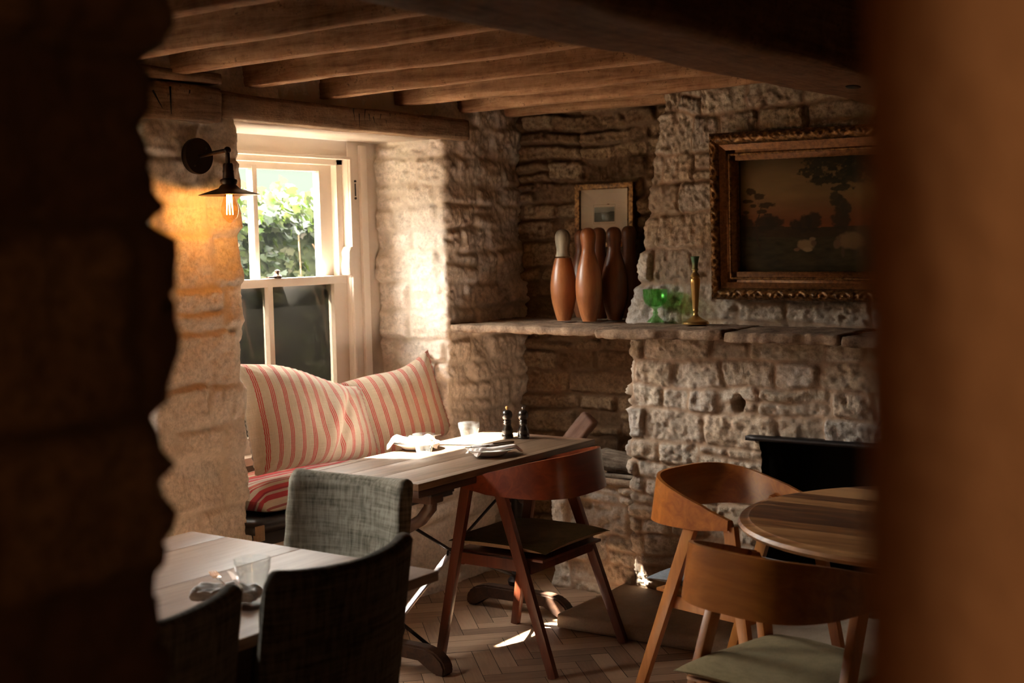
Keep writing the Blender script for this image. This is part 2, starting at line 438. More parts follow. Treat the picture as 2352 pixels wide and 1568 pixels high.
def clearglass(name, tint=(1, 1, 1), base=.06, col=(.9, .9, .9), film=0.0, rough=.03, fmul=1.0):
    t = NT(name)
    tr = t.n('ShaderNodeBsdfTransparent'); tr.inputs[0].default_value = (*tint, 1)
    gl = t.n('ShaderNodeBsdfGlossy'); gl.inputs['Roughness'].default_value = rough
    fr = t.n('ShaderNodeFresnel'); fr.inputs[0].default_value = 1.5
    f = t.math('MULTIPLY_ADD', fr.outputs[0], fmul, base, clamp=True)
    geo = t.n('ShaderNodeNewGeometry'); f = t.math('MULTIPLY', f, t.math('SUBTRACT', 1, geo.outputs['Backfacing']))
    mx = t.n('ShaderNodeMixShader'); t.l(f, mx.inputs[0]); t.l(tr.outputs[0], mx.inputs[1]); t.l(gl.outputs[0], mx.inputs[2])
    o = mx.outputs[0]
    if film:
        tl = t.n('ShaderNodeBsdfTranslucent'); tl.inputs[0].default_value = (*col, 1)
        df = t.n('ShaderNodeBsdfDiffuse'); df.inputs[0].default_value = (*col, 1)
        a = t.n('ShaderNodeAddShader'); t.l(tl.outputs[0], a.inputs[0]); t.l(df.outputs[0], a.inputs[1])
        m2 = t.n('ShaderNodeMixShader'); m2.inputs[0].default_value = film
        t.l(o, m2.inputs[1]); t.l(a.outputs[0], m2.inputs[2]); o = m2.outputs[0]
    t.l(o, t.out.inputs[0]); return t.m
M['pane'] = clearglass('window_glass', (.96, .97, .96), .0, (.8, .85, .8), .0006, .01, .0)
def frosted():
    t = NT('frosted_window_film')
    rf = t.n('ShaderNodeBsdfRefraction'); rf.inputs['IOR'].default_value = 1.01; rf.inputs['Roughness'].default_value = .28; rf.inputs[0].default_value = (.42, .40, .37, 1)
    tl = t.n('ShaderNodeBsdfTranslucent'); tl.inputs[0].default_value = (.010, .0092, .0085, 1)
    df = t.n('ShaderNodeBsdfDiffuse'); df.inputs[0].default_value = (.10, .09, .08, 1)
    a = t.n('ShaderNodeMixShader'); a.inputs[0].default_value = .5; t.l(tl.outputs[0], a.inputs[1]); t.l(df.outputs[0], a.inputs[2])
    b = t.n('ShaderNodeMixShader'); b.inputs[0].default_value = .35; t.l(rf.outputs[0], b.inputs[1]); t.l(a.outputs[0], b.inputs[2])
    t.l(b.outputs[0], t.out.inputs[0]); return t.m
M['frost'] = frosted()
M['tumbler'] = clearglass('clear_tumbler_glass', (.94, .95, .94), .03, (.85, .85, .85), .025, .015, 1.3)
M['greenglass'] = clearglass('green_pressed_glass', (.60, .88, .55), .05, (.20, .50, .18), .07, .06, 1.6)
M['bulb'] = clearglass('amber_bulb_glass', (1, .86, .6), .02, (1, .7, .3), .0, .03)
def emit(name, c, s):
    t = NT(name); e = t.n('ShaderNodeEmission'); e.inputs[0].default_value = (*c, 1); e.inputs[1].default_value = s; t.l(e.outputs[0], t.out.inputs[0]); return t.m
M['filament'] = emit('glowing_filament', (1, .62, .22), 55)
def brass():
    t = NT('aged_brass'); v = t.coord('Object'); n = t.noise(v, 40, 4)
    z = t.n('ShaderNodeSeparateXYZ'); t.l(v, z.inputs[0])
    f = t.math('ADD', t.math('MULTIPLY', t.math('SUBTRACT', z.outputs[2], .19), 14), t.math('SUBTRACT', n, .6), clamp=True)
    c = t.mix(f, (.60, .40, .14), (.12, .20, .12))
    t.bsdf(c, t.math('MULTIPLY_ADD', f, .3, .28), t.bump(n, .15, .003), Metallic=.85); return t.m
M['brass'] = brass()
def gilt(name='gilt_frame', a=(.06, .025, .008), b=(.30, .15, .05), c=(.50, .30, .12)):
    t = NT(name); v = t.coord('Object'); n = t.noise(v, 60, 5, .65)
    col = t.ramp(n, [(.35, a), (.55, b), (.75, c)])
    t.bsdf(col, .45, t.bump(n, .4, .004), Metallic=.5); return t.m
M['gilt'] = gilt(); M['giltplain'] = gilt('gilt_plain_band', (.13, .05, .015), (.24, .10, .03), (.33, .15, .05))
M['pin'] = wood('skittle_wood', (.24, .07, .022), (.40, .14, .045), (.50, .21, .08), 'z', 1.2, .38, .25, .5, bump=.05)
M['pind'] = wood('dark_skittle_wood', (.10, .03, .012), (.18, .06, .022), (.24, .09, .035), 'z', 1.2, .42, .2, .5, bump=.05)
M['pinhead'] = wood('worn_pale_head', (.10, .08, .05), (.40, .34, .24), (.55, .48, .36), 'z', 1.5, .55, 0, .8)
M['bark'] = hewn('log_bark', (.05, .035, .025), (.17, .125, .09), (.32, .26, .20), 'x')
M['split'] = wood('split_log', (.10, .05, .035), (.22, .12, .085), (.32, .19, .14), 'z', 1, .8)
def slabmat():
    t = NT('stone_slab'); v = t.coord('Object'); n = t.noise(v, 12, 5, .6); n2 = t.noise(v, 90, 5, .7)
    c = t.ramp(t.math('ADD', t.math('MULTIPLY', n, .6), t.math('MULTIPLY', n2, .4)), [(.35, (.10, .065, .045)), (.5, (.25, .165, .11)), (.68, (.42, .30, .20))])
    t.bsdf(c, .9, t.bump(t.math('ADD', n, n2), .6, .008), **{'Specular IOR Level': .2}); return t.m
M['slab'] = slabmat()
def hearthmat():
    t = NT('worn_hearth_flag'); v = t.coord('Object'); n = t.noise(v, 6, 5, .6); n2 = t.noise(v, 130, 4, .7)
    c = t.ramp(t.math('ADD', t.math('MULTIPLY', n, .7), t.math('MULTIPLY', n2, .3)), [(.35, (.24, .17, .12)), (.65, (.40, .30, .215))])
    t.bsdf(c, .75, t.bump(t.math('ADD', n, n2), .3, .004), **{'Specular IOR Level': .3}); return t.m
M['hearth'] = hearthmat()
def floormat():
    t = NT('herringbone_oak'); a = t.n('ShaderNodeAttribute'); a.attribute_name = 'Col'
    sp = t.n('ShaderNodeSeparateColor'); t.l(a.outputs['Color'], sp.inputs[0])
    uv = t.coord('UV', (.08, 1, 1)); n = t.noise(uv, 60, 5, .65, .8); n2 = t.noise(t.coord('Object'), 3, 3)
    f = t.math('ADD', t.math('MULTIPLY', n, .5), t.math('MULTIPLY', sp.outputs[0], .5))
    c = t.ramp(f, [(.25, (.20, .115, .07)), (.5, (.34, .21, .13)), (.75, (.47, .31, .20))])
    t.bsdf(c, t.math('MULTIPLY_ADD', n2, .3, .32), t.bump(n, .2, .002)); return t.m
M['floor'] = floormat()
M['gap'] = flat('floor_gap', (.03, .018, .012), .9)
M['ceil'] = hewn('ceiling_boards', (.06, .03, .016), (.12, .065, .035), (.18, .10, .055), 'y')
def plaster(name, a, b, sc=4):
    t = NT(name); v = t.coord('Object'); n = t.noise(v, sc, 5, .6); n2 = t.noise(v, 60, 5, .6)
    c = t.ramp(n, [(.35, a), (.65, b)]); t.bsdf(c, .85, t.bump(t.math('ADD', n, t.math('MULTIPLY', n2, .3)), .5, .02), **{'Specular IOR Level': .2}); return t.m
M['plaster'] = plaster('cream_plaster', (.66, .53, .41), (.74, .61, .48))
M['brownplaster'] = plaster('brown_plaster', (.46, .30, .19), (.64, .42, .24), 2.2)
def leafmat():
    t = NT('ivy_leaf'); a = t.n('ShaderNodeAttribute'); a.attribute_name = 'Col'
    sp = t.n('ShaderNodeSeparateColor'); t.l(a.outputs['Color'], sp.inputs[0])
    c = t.ramp(sp.outputs[0], [(0, (.004, .010, .002)), (.5, (.010, .024, .004)), (1, (.028, .050, .008))])
    d = t.n('ShaderNodeBsdfPrincipled'); t.l(c, d.inputs['Base Color']); d.inputs['Roughness'].default_value = .35
    tl = t.n('ShaderNodeBsdfTranslucent'); c2 = t.mix(.5, c, (.045, .07, .006)); t.l(c2, tl.inputs[0])
    m = t.n('ShaderNodeMixShader'); m.inputs[0].default_value = .5; t.l(d.outputs[0], m.inputs[1]); t.l(tl.outputs[0], m.inputs[2])
    t.l(m.outputs[0], t.out.inputs[0]); return t.m
M['leaf'] = leafmat(); M['twig'] = flat('ivy_stem', (.09, .05, .03), .8)
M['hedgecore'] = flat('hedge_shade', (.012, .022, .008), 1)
M['grass'] = flat('outdoor_grass', (.10, .16, .05), 1)
def vcol(name, rough=.6):
    t = NT(name); a = t.n('ShaderNodeAttribute'); a.attribute_name = 'Col'
    n = t.noise(t.coord('Object'), 160, 3, .6)
    t.bsdf(a.outputs['Color'], rough, t.bump(n, .15, .002), **{'Specular IOR Level': .12}); return t.m
M['canvas'] = vcol('painted_canvas', .5); M['print'] = vcol('framed_print', .6)

# ------------------------------------------------------------------ setting
XW = -3.8; YA = 5.5; YB = 5.05; YU = 5.2; ZC = 2.40; XG = -4.2
Y1a, Y1b = 3.59, 4.87; DW = -1.74; Y2a, Y2b = Y1a+DW, Y1b+DW

# left wall: pier, right part with reveal, window aprons, over-lintel plaster, outer leaf
pp = []
kwp = dict(paint=True, depth=.010, proud=.009, rough=.0045, hr=(.11, .21), wr=(.16, .40), warp=.014, split=.2)
pp.append(stone_patch([(XG, Y1a-.10), (XW-.012, Y1a-.01), (XW-.012, Y2b+.01), (XG, Y2b-.03)], 0, ZC, 5, res=.0075, out=-1, **kwp))
pp.append(stone_patch([(XW-.012, YA+.05), (XW-.012, Y1b+.01), (XG, Y1b-.02)], 0, ZC, 9, res=.0075, out=-1, **dict(kwp, hr=(.09, .17), wr=(.12, .3), rough=.007, proud=.014)))
pp.append(stone_patch([(XG, Y2a-.10), (XW, Y2a), (XW, .80)], 0, ZC, 15, res=.016, out=-1, **kwp))
kwa = dict(paint=True, depth=.006, proud=.01, rough=.004, hr=(.12, .3), wr=(.2, .6))
pp.append(stone_patch([(XW+.0, Y1b+.03), (XW+.0, Y1a-.03)], 0, .50, 21, res=.012, out=-1, **kwa))
pp.append(stone_patch([(XW+.0, Y2b+.03), (XW+.0, Y2a-.03)], 0, .50, 22, res=.016, out=-1, **kwa))
pp.append(stone_patch([(XW-.04, Y1b+.2), (XW-.04, Y1a-.12)], 2.13, ZC, 23, res=.012, out=-1, **dict(kwa, rough=.012, depth=.014)))
pp.append(stone_patch([(XW-.04, Y2b+.12), (XW-.04, Y2a-.12)], 2.13, ZC, 24, res=.016, out=-1, **kwa))
def fix(p):  # orient pier so that normals face the room
    return p
V, F, C = merge(pp)
wl = np_mesh('wall_left', V, F, M['lime'], col=C); tag(wl, kind='structure')
pl = []
for dy in (0, DW):
    a, b = 3.66+dy, 4.60+dy
    pl += [plain(-4.32, -4.21, a-1.0 if not dy else a-1.1, a-.1, 0, 6), plain(-4.32, -4.21, a-.11, b+.11, 0, .70), plain(-4.32, -4.21, a-.11, b+.11, 2.165, 6)]
    if dy: pl.append(plain(-4.32, -4.21, b+.1, 2.95, 0, 6))
pl += [plain(-4.32, -4.21, 4.70, 8.0, 0, 6), plain(-4.36, -4.21, -2, 2.0, 0, 6), plain(-3.98, XG-.02, .4, .9, 0, 2.7)]
for dy in (0, DW): pl += [plain(XG-.02, XW-.03, Y1a-.15+dy, Y1b+.1+dy, 2.165, 2.5)]
V, F, C = merge(pl)
tag(np_mesh('wall_left', V, F, M['plaster'], smooth=False, col=C), kind='structure')

# alcove back wall
V, F, C = stone_patch([(-2.3, YA), (XW-.15, YA)], 0, ZC, 31, res=.0075, out=-1, depth=.026, proud=.03, rough=.009, hr=(.07, .15), wr=(.14, .36), gap=.014, split=.3)
tag(np_mesh('wall_back', V, F, M['stone_d'], col=C), kind='structure')

# chimney breast (a mass of its own with lower and set back upper part)
cb = empty('chimney_breast', (-2, 5.2, 0), label='bare rubble stone chimney breast with a black fireplace opening, right of the alcove', cat='chimney breast')
def off(V): V = V.copy(); V[:, 0] += 2; V[:, 1] -= 5.2; return V
def shift_up(S, Z):  # the upper breast narrows towards the ceiling in uneven steps
    t = np.interp(Z, [1.2, 1.27, 1.5, 1.92, 2.2, 2.4], [0, .0, .03, .115, .185, .2])
    st = .02*fbm(Z*0+.3, Z/.09, seed=77, o=1)
    w = np.clip((S-1.75)/.45, 0, 1)
    return (t+st)*w
kws = dict(depth=.017, proud=.018, rough=.010, warp=.013, hr=(.07, .15), wr=(.11, .30), gap=.013, split=.28)
V, F, C = stone_patch([(-.85, YU+.01), (-2.975, YU+.01), (-2.975, YA-.01)], 1.2, 2.375, 41, res=.0075, out=-1, shift=shift_up, corner=.02, **dict(kws, hr=(.09, .19), wr=(.14, .32)))
np_mesh('upper_breast', off(V), F, M['stone'], cb, col=C)
def niche(X, Z):
    a = sst(1-np.hypot((X+2.398)/.022, (Z-.925)/.030)+.55); return a*.14
V, F, C = stone_patch([(-.85, YB+.01), (-2.928, YB+.01), (-2.928, YA-.01)], 0, 1.24, 47, res=.0075, out=-1, corner=.02, hole=niche, **kws)
cx = V[F].mean(1); keep = ~((cx[:, 0] > -2.30) & (cx[:, 0] < -1.25) & (cx[:, 2] < .80) & (cx[:, 1] < 5.2))
np_mesh('lower_breast', off(V), F[keep], M['stone'], cb, col=C)
m = MB()
m.box(-2.33+2, -1.22+2, YB+.40-5.2, YB+.42-5.2, 0, .85); m.box(-2.33+2, -2.30+2, YB+.09-5.2, YB+.42-5.2, 0, .82); m.box(-1.25+2, -1.22+2, YB+.09-5.2, YB+.42-5.2, 0, .82)
m.box(-2.33+2, -1.22+2, YB+.09-5.2, YB+.42-5.2, .80, .82)
m.build('firebox', M['soot'], cb)
rbox('fireplace_lintel', (1.14, .06, .022), M['iron'], cb, res=.05, r=.004, amp=.001, loc=(-1.775+2, YB-5.2-.025, .789))

# floor: herringbone blocks laid at 45 degrees, on a dark bed
L_, Wd = .30, .075; V = []; F = []; C = []; UVs = []
ca = math.cos(math.pi/4)
rr = random.Random(3)
for i in range(-60, 130):
    for j in range(-40, 60):
        for o in (0, 1):
            # lattice of the classic herringbone
            bx = i*Wd + j*L_ ; by = i*Wd - j*L_
            if o == 0: x0, y0, w, h = bx, by, L_, Wd
            else: x0, y0, w, h = bx-Wd+0, by, Wd, L_
            if o == 1: x0, y0 = bx, by+Wd
            cx_, cy_ = x0+w/2, y0+h/2
            X = (cx_-cy_)*ca-2.0; Y = (cx_+cy_)*ca
            if not (-4.0 < X < 1.5 and -1.6 < Y < 5.6): continue
            g = .0012; k = len(V)
            zz = rr.uniform(-.0006, .0006)
            for (sx, sy) in ((0, 0), (1, 0), (1, 1), (0, 1)):
                a = x0+g+(w-2*g)*sx; b = y0+g+(h-2*g)*sy
                V.append(((a-b)*ca-2.0, (a+b)*ca, zz))
                UVs.append((a, b) if o == 0 else (b, a+5))
                pass
            c = rr.random(); C += [(c, c, c, 1)]*4
            F.append((k, k+1, k+2, k+3))
fl = np_mesh('floor', V, F, M['floor'], smooth=False, col=C, uv=UVs); tag(fl, kind='structure')
fb = MB().box(-4.0, 1.6, -1.7, 5.7, -.1, -.003).build('floor_bed', M['gap'], fl, smooth=False)
# ceiling and the other walls of both rooms
tag(MB().box(-4.36, 1.7, -1.8, 6.0, 2.38, 2.45).build('ceiling', M['ceil'], smooth=False), kind='structure')
tag(MB().box(1.6, 1.7, -1.8, 6.0, 0, 2.42).build('wall_right', M['brownplaster'], smooth=False), kind='structure')
tag(MB().box(-4.2, -.85, 5.7, 5.8, 0, 2.6).build('wall_back', M['brownplaster'], smooth=False), kind='structure')
tag(MB().box(-.84, 1.7, 5.05, 5.2, 0, 2.42).box(-.86, -.80, 5.2, 5.8, 0, 2.42).build('wall_back', M['brownplaster'], smooth=False), kind='structure')
tag(MB().box(-4.62, 1.7, -1.8, -1.7, 0, 2.42).box(-4.62, -4.0, -1.8, .6, 0, 2.42).build('wall_front', M['brownplaster'], smooth=False), kind='structure')
# doorway wall between the two rooms: rough stone jamb at left, plastered jamb at right
V, F, C = stone_patch([(-4.3, .40), (-1.038, .40), (-1.038, .84), (-1.038, .86), (-4.3, .86)], 0, ZC, 61, res=.016, out=1, depth=.022, proud=.018, rough=.014, hr=(.10, .2), wr=(.16, .4), corner=.03, u0=0)
tag(np_mesh('wall_doorway_left', V, F, M['stone_near'], col=C), kind='structure')
rb = rbox('wall_doorway_right', (1.8, .40, 2.4), M['brownplaster'], res=.06, r=.02, amp=.008, sc=.25, seed=4, loc=(.712, .69, 1.2)); tag(rb, kind='structure')

# ceiling joists and the great beam
jl = ['hewn ceiling joist, nearest the doorway', 'hewn ceiling joist crossing the top left corner of the view', 'hewn ceiling joist over the short timber left of the window', 'hewn ceiling joist whose end shows above the left end of the window lintel',
      'hewn ceiling joist whose end shows above the middle of the window lintel', 'hewn ceiling joist meeting the wall above the right half of the lintel', 'hewn ceiling joist meeting the wall above the right end of the lintel', 'thin dark ceiling joist tight against the alcove wall']
for i, (y, zb, h, w) in enumerate([(1.95, 2.25, .12, .07), (2.37, 2.25, .12, .075), (2.80, 2.25, .12, .07), (3.235, 2.265, .115, .075), (3.635, 2.252, .10, .075), (4.075, 2.245, .10, .07), (4.555, 2.243, .10, .07), (5.003, 2.252, .09, .065), (5.36, 2.25, .09, .08)]):
    xl = -3.86 if i < 8 else -3.86
    lab = (['hewn ceiling joist, nearest the doorway', 'hewn ceiling joist, second from the doorway'] + jl[1:])[i]
    o = rbox('ceiling_joist', (-1.72-xl, w, h+.03), M['joist'], res=.022, r=.007, amp=.006, sc=.05, seed=100+i, loc=((-1.72+xl)/2, y+w/2, zb+(h+.03)/2), bend=.010, stretch=(5, 1, 1))
    tag(o, lab, 'joist', 'ceiling joists')
def beamfn(V):
    V = V.copy(); x, z = V[:, 0].copy(), V[:, 2].copy()
    t = np.clip((-.08-x)/.15, 0, 1)*(z < 0)
    V[:, 2] = z + t*.085
    return V
bm_ = rbox('ceiling_beam', (.50, 4.5, .30), M['beam'], res=.03, r=.03, amp=.014, sc=.12, seed=140, loc=(-1.60, 2.95, 2.235), stretch=(1, 4, 1), bend=.012, fn=beamfn)
tag(bm_, 'great dark hewn oak ceiling beam running along the top right towards the fireplace', 'beam')
kn = MB().sphere((0, 0, 0), .02, (1, 2.0, .25)).build('knot_hole', M['soot'], bm_); kn.location = (.12, 1.0, -.157)

# lintel and short timbers in the left wall
o = rbox('window_lintel', (.10, 1.56, .10), M['lintel'], res=.018, r=.012, amp=.008, sc=.07, seed=150, loc=(-3.815, 4.255, 2.168), stretch=(1, 4, 1), bend=.012)
tag(o, 'long hewn oak lintel over the sash window', 'lintel')
rr = random.Random(5)
for k in range(14):
    y = -.05+k*.035+rr.uniform(-.01, .01); l = rr.uniform(.02, .06); z = rr.uniform(-.01, .02)
    MB().bar((.0505, y, z+l/2), (.0505, y+rr.uniform(-.01, .01), z-l/2), .003, .003, .001, .001, up=(0, 1, 0), bev=0).build('adze_cut', M['soot'], o)
m = MB().box(-.42, -.045, -.83, .82, -.052, -.02).build('soffit_board', M['paint'], o)
o = rbox('lintel_block', (.10, .62, .135), M['lintel'], res=.018, r=.012, amp=.008, sc=.07, seed=151, loc=(-3.81, 3.16, 2.165), stretch=(1, 3, 1), bend=.01)
tag(o, 'cracked short wall timber above the lamp', 'wall timber')
for y, l, s in ((-.1, .08, .01), (-.02, .06, .04), (.06, .1, .0), (.15, .09, -.02), (.24, .08, -.03), (-.2, .09, .02)):
    MB().bar((.0505, y, l/2), (.0505, y+s, -l/2), .004, .006, .001, .002, up=(0, 1, 0), bev=0).build('crack', M['soot'], o)
o = rbox('wall_plate_timber', (.09, .62, .045), M['lintel'], res=.018, r=.01, amp=.006, sc=.07, seed=152, loc=(-3.80, 3.16, 2.262), stretch=(1, 3, 1), bend=.008)
tag(o, 'thin wall timber lying on the cracked block above the lamp', 'wall timber')

# ------------------------------------------------------------------ windows
def window(dy, idx):
    w = empty('window_%d' % idx, (XG, 4.1+dy, 1.4), kind='structure')
    def bx(name, lst, mat, bev=.003):
        m = MB()
        for (x0, x1, y0, y1, z0, z1) in lst: m.box(x0-XG, x1-XG, y0-4.1, y1-4.1, z0-1.4, z1-1.4, bev)
        return m.build(name, mat, w)
    xf = XG
    # casing, stepped lining
    bx('window_frame', [(xf-.03, xf+.015, 4.625, 4.757, .70, 2.145), (xf-.03, xf+.015, 3.445, 3.575, .70, 2.145), (xf-.03, xf+.013, 3.445, 4.757, 2.035, 2.155),
                        (xf-.09, xf-.02, 4.585, 4.64, .70, 2.06), (xf-.09, xf-.02, 3.56, 3.615, .70, 2.06), (xf-.09, xf-.02, 3.56, 4.64, 2.005, 2.06),
                        (xf-.02, xf+.03, 4.70, 4.745, .70, 2.10), (xf-.02, xf+.028, 4.628, 4.642, .70, 2.04), (xf-.02, xf+.028, 3.56, 4.642, 2.03, 2.044)], M['paint'])
    bx('window_sill', [(xf-.10, xf+.06, 3.44, 4.78, .695, .73)], M['paint'])
    u = xf-.075
    us = bx('upper_sash', [(u-.02, u+.02, 4.504, 4.59, 1.45, 2.01), (u-.02, u+.02, 3.61, 3.69, 1.45, 2.01), (u-.019, u+.019, 3.61, 4.59, 1.975, 2.01), (u-.019, u+.019, 3.61, 4.59, 1.435, 1.478), (u-.016, u+.022, 4.081, 4.109, 1.47, 1.99)], M['paint'])
    l = xf-.03
    ls = bx('lower_sash', [(l-.02, l+.02, 4.535, 4.625, .72, 1.49), (l-.02, l+.02, 3.575, 3.66, .72, 1.49), (l-.019, l+.021, 3.575, 4.625, 1.452, 1.49), (l-.019, l+.021, 3.575, 4.625, .72, .80), (l-.016, l+.022, 4.108, 4.138, .75, 1.47)], M['paint'])
    bx('clear_pane', [(u-.004, u-.001, 3.68, 4.09, 1.46, 1.985)], M['pane'], 0); bx('clear_pane', [(u-.004, u-.001, 4.10, 4.51, 1.46, 1.985)], M['pane'], 0)
    bx('frosted_pane', [(l-.004, l-.001, 3.65, 4.12, .79, 1.46)], M['frost'], 0); bx('frosted_pane', [(l-.004, l-.001, 4.13, 4.54, .79, 1.46)], M['frost'], 0)
    m = MB().lathe([(0, 0), (.018, 0), (.02, .01), (.008, .02), (.012, .035), (0, .04)], 12, (xf-.02-XG, 4.18-4.1, 1.49-1.4)); m.box(xf-.03-XG, xf-.01-XG, 4.12-4.1, 4.20-4.1, 1.492-1.4, 1.498-1.4); m.build('sash_catch', M['bronze'], w)
    m = MB().prism([(4.60-4.1, 1.49-1.4), (4.64-4.1, 1.49-1.4), (4.64-4.1, 1.62-1.4), (4.615-4.1, 1.625-1.4), (4.60-4.1, 1.60-1.4), (4.605-4.1, 1.57-1.4), (4.597-4.1, 1.54-1.4)], 'x', -.045, .03, .003).build('sash_horn', M['paint'], w)
    m = MB().box(.0285, .031, 4.655-4.1, 4.663-4.1, 1.86-1.4, 1.92-1.4, .001); m.sphere((.03, 4.659-4.1, 1.93-1.4), .006); m.sphere((.03, 4.659-4.1, 1.85-1.4), .006); m.build('pulley_slot', M['iron'], w)
    return w
window(0, 1); window(DW, 2)

# window seats
for dy, lab, mat, lab2 in ((0, 'black painted window seat board under the striped cushion', 'kilim', 'red and cream striped kilim seat cushion in the window recess'), (DW, 'black painted window seat board behind the stone pier', 'redseat', 'dark red seat cushion peeping out left of the lamp pier')):
    o = rbox('window_seat_board', (.44, 1.30, .05), M['blackpaint'], res=.06, r=.005, amp=.001, loc=(-3.985, 4.205+dy, .522)); tag(o, lab, 'window seat', 'window seats')
    MB().box(-.18, .22, -.62, .62, -.075, -.024, .003).build('batten', M['blackpaint'], o)
    if dy == 0: MB().box(.205, .226, -.645, -.60, -.05, .012, .002).build('end_grain_block', M['tan'], o)
    # cushion
    nx, ny = 30, 70; X, Y = np.meshgrid(np.linspace(-.2, .2, nx), np.linspace(-.60, .60, ny)); Vs = []; Fs = []; UV = []
    e = (1-(np.abs(X)/.2)**8)*(1-(np.abs(Y)/.60)**16)
    top = .06*np.clip(e, 0, 1)**.35+.008*fbm(X/.1, Y/.12, seed=3, o=3)*e
    for sg in (1, -1):
        Vs.append(np.stack([X, Y, sg*top], -1).reshape(-1, 3)); UV.append(np.stack([-X+sg*top*.9+.35+.01*fbm(Y/.3, X, seed=9), Y], -1).reshape(-1, 2))
        i = np.arange(nx*ny).reshape(ny, nx)+(0 if sg > 0 else nx*ny); q = [i[:-1, :-1], i[:-1, 1:], i[1:, 1:], i[1:, :-1]]
        Fs.append(np.stack(q if sg > 0 else q[::-1], -1).reshape(-1, 4))
    o = np_mesh('seat_cushion', np.concatenate(Vs), np.concatenate(Fs), M[mat], uv=np.concatenate(UV)); o.location = (-3.985 if dy == 0 else -3.93, 4.24+dy-(0 if dy == 0 else .05), .612); tag(o, lab2, 'cushion', 'window seat cushions')

# ------------------------------------------------------------------ pillows
def pillow(name, w, h, th, loc, rot, lab, seed, sag=0, droop=0, mat='pillow', grp=None, corner=.04, uoff=0, lean=0):
    n, mm = 72, 56; U, Vv = np.meshgrid(np.linspace(-1, 1, n), np.linspace(-1, 1, mm))
    prof = (1-np.abs(U)**3.2)*(1-np.abs(Vv)**3.2); prof = np.clip(prof, 0, 1)**.55
    inx = 1-corner*(1-np.abs(Vv)**2.2)*1.2; iny = 1-corner*(1-np.abs(U)**2.2)*1.4
    X = U*w/2*inx; Y = Vv*h/2*iny
    # sag of the top edge and soft folds
    t = (Vv+1)/2
    Y = Y-sag*t*np.exp(-((U-.35)/.55)**2)+0*X
    X = X+lean*t-droop*.25*t*sst((U+.1)/1.1)
    Y = Y-droop*t*sst((U+.55)/1.5)
    wr = .014*fbm(U*2.2+seed, Vv*1.0, seed=seed, o=3)*prof+.010*np.abs(fbm(U*5+seed, Vv*1.4+U, seed=seed+5, o=2))*prof
    if droop: wr = wr-.030*np.exp(-(((U-.42)-.28*(Vv-.1))/.07)**2)*prof*sst((.9-Vv)/.8)+.020*np.exp(-(((U-.22)-.30*(Vv-.1))/.14)**2)*prof
    edge = np.exp(-((1-np.abs(U))/.10))+np.exp(-((1-np.abs(Vv))/.10))
    wr = wr+.005*edge*np.sin(np.arctan2(Vv, U)*70)*(prof > .02)
    Vs = []; Fs = []; UV = []
    for sg in (1, -1):
        Z = sg*(th/2*prof)+wr
        Vs.append(np.stack([X, Y, Z], -1).reshape(-1, 3)); UV.append(np.stack([U*w/2+uoff+.3, Vv*h/2], -1).reshape(-1, 2))
        i = np.arange(n*mm).reshape(mm, n)+(0 if sg > 0 else n*mm); q = [i[:-1, :-1], i[:-1, 1:], i[1:, 1:], i[1:, :-1]]
        Fs.append(np.stack(q if sg > 0 else q[::-1], -1).reshape(-1, 4))
    o = np_mesh(name, np.concatenate(Vs), np.concatenate(Fs), M[mat], uv=np.concatenate(UV))
    o.matrix_world = Matrix.Translation(loc) @ rot
    return tag(o, lab, 'cushion', grp)
def basis(xd, yd):
    x = Vector(xd).normalized(); y = Vector(yd); y = (y-x*y.dot(x)).normalized(); z = x.cross(y)
    return Matrix((x, y, z)).transposed().to_4x4()
pillow('scatter_pillow', .77, .47, .17, (-3.935, 4.062, .915), basis((.0, 1, -.05), (-.30, 0, 1)), 'large red striped linen cushion at left, slumped in front of its neighbour', 3, .0, .13, grp='striped linen cushions')
pillow('scatter_pillow', .56, .42, .14, (-3.925, 4.60, .865), basis((.22, 1, .24), (-.22, -.05, 1)), 'red striped linen cushion at right, leaning on the reveal with its corner raised', 8, .03, grp='striped linen cushions', uoff=.02, lean=.02)

# ------------------------------------------------------------------ wall lamp
LY, LZ, LA = 3.36, 1.972, .145
wlmp = empty('wall_lamp', (XW+.03, LY, LZ), label='bronze industrial wall lamp with flat shade and glowing filament bulb', cat='wall lamp')
def rotx(o): o.rotation_euler = (0, math.pi/2, 0)
o = MB().lathe([(0, -.03), (.066, -.03), (.068, -.012), (.066, -.006), (.0, -.004)], 40).build('wall_plate', M['bronze'], wlmp); rotx(o)
for q in ((-.002, .03, .03), (-.002, -.028, -.035)): MB().sphere(q, .004).build('screw', M['bronze'], wlmp)
MB().tube([(-.01, 0, 0), (LA-.012, 0, .012)], .0075).sphere((LA, 0, .013), .013).tube([(LA, 0, .01), (LA, 0, -.045)], .008).build('arm', M['bronze'], wlmp)
MB().lathe([(0, -.035), (.016, -.035), (.019, -.042), (.019, -.06), (.021, -.064), (.020, -.07), (.022, -.09), (.030, -.094), (.032, -.10), (.028, -.112), (0, -.112)], 28, (LA, 0, 0)).build('lamp_holder', M['bronze'], wlmp)
MB().lathe([(.026, -.112), (.034, -.120), (.038, -.126), (.070, -.136), (.110, -.149), (.111, -.151), (.109, -.1515), (.070, -.139), (.036, -.129), (.024, -.120)], 56, (LA, 0, 0)).build('lamp_shade', M['shadein'], wlmp)
bl = MB().lathe([(.012, -.12), (.014, -.14), (.022, -.165), (.0315, -.195), (.032, -.212), (.026, -.232), (.012, -.246), (.004, -.252), (0, -.253)], 28, (LA, 0, 0)).build('bulb', M['bulb'], wlmp)
m = MB()
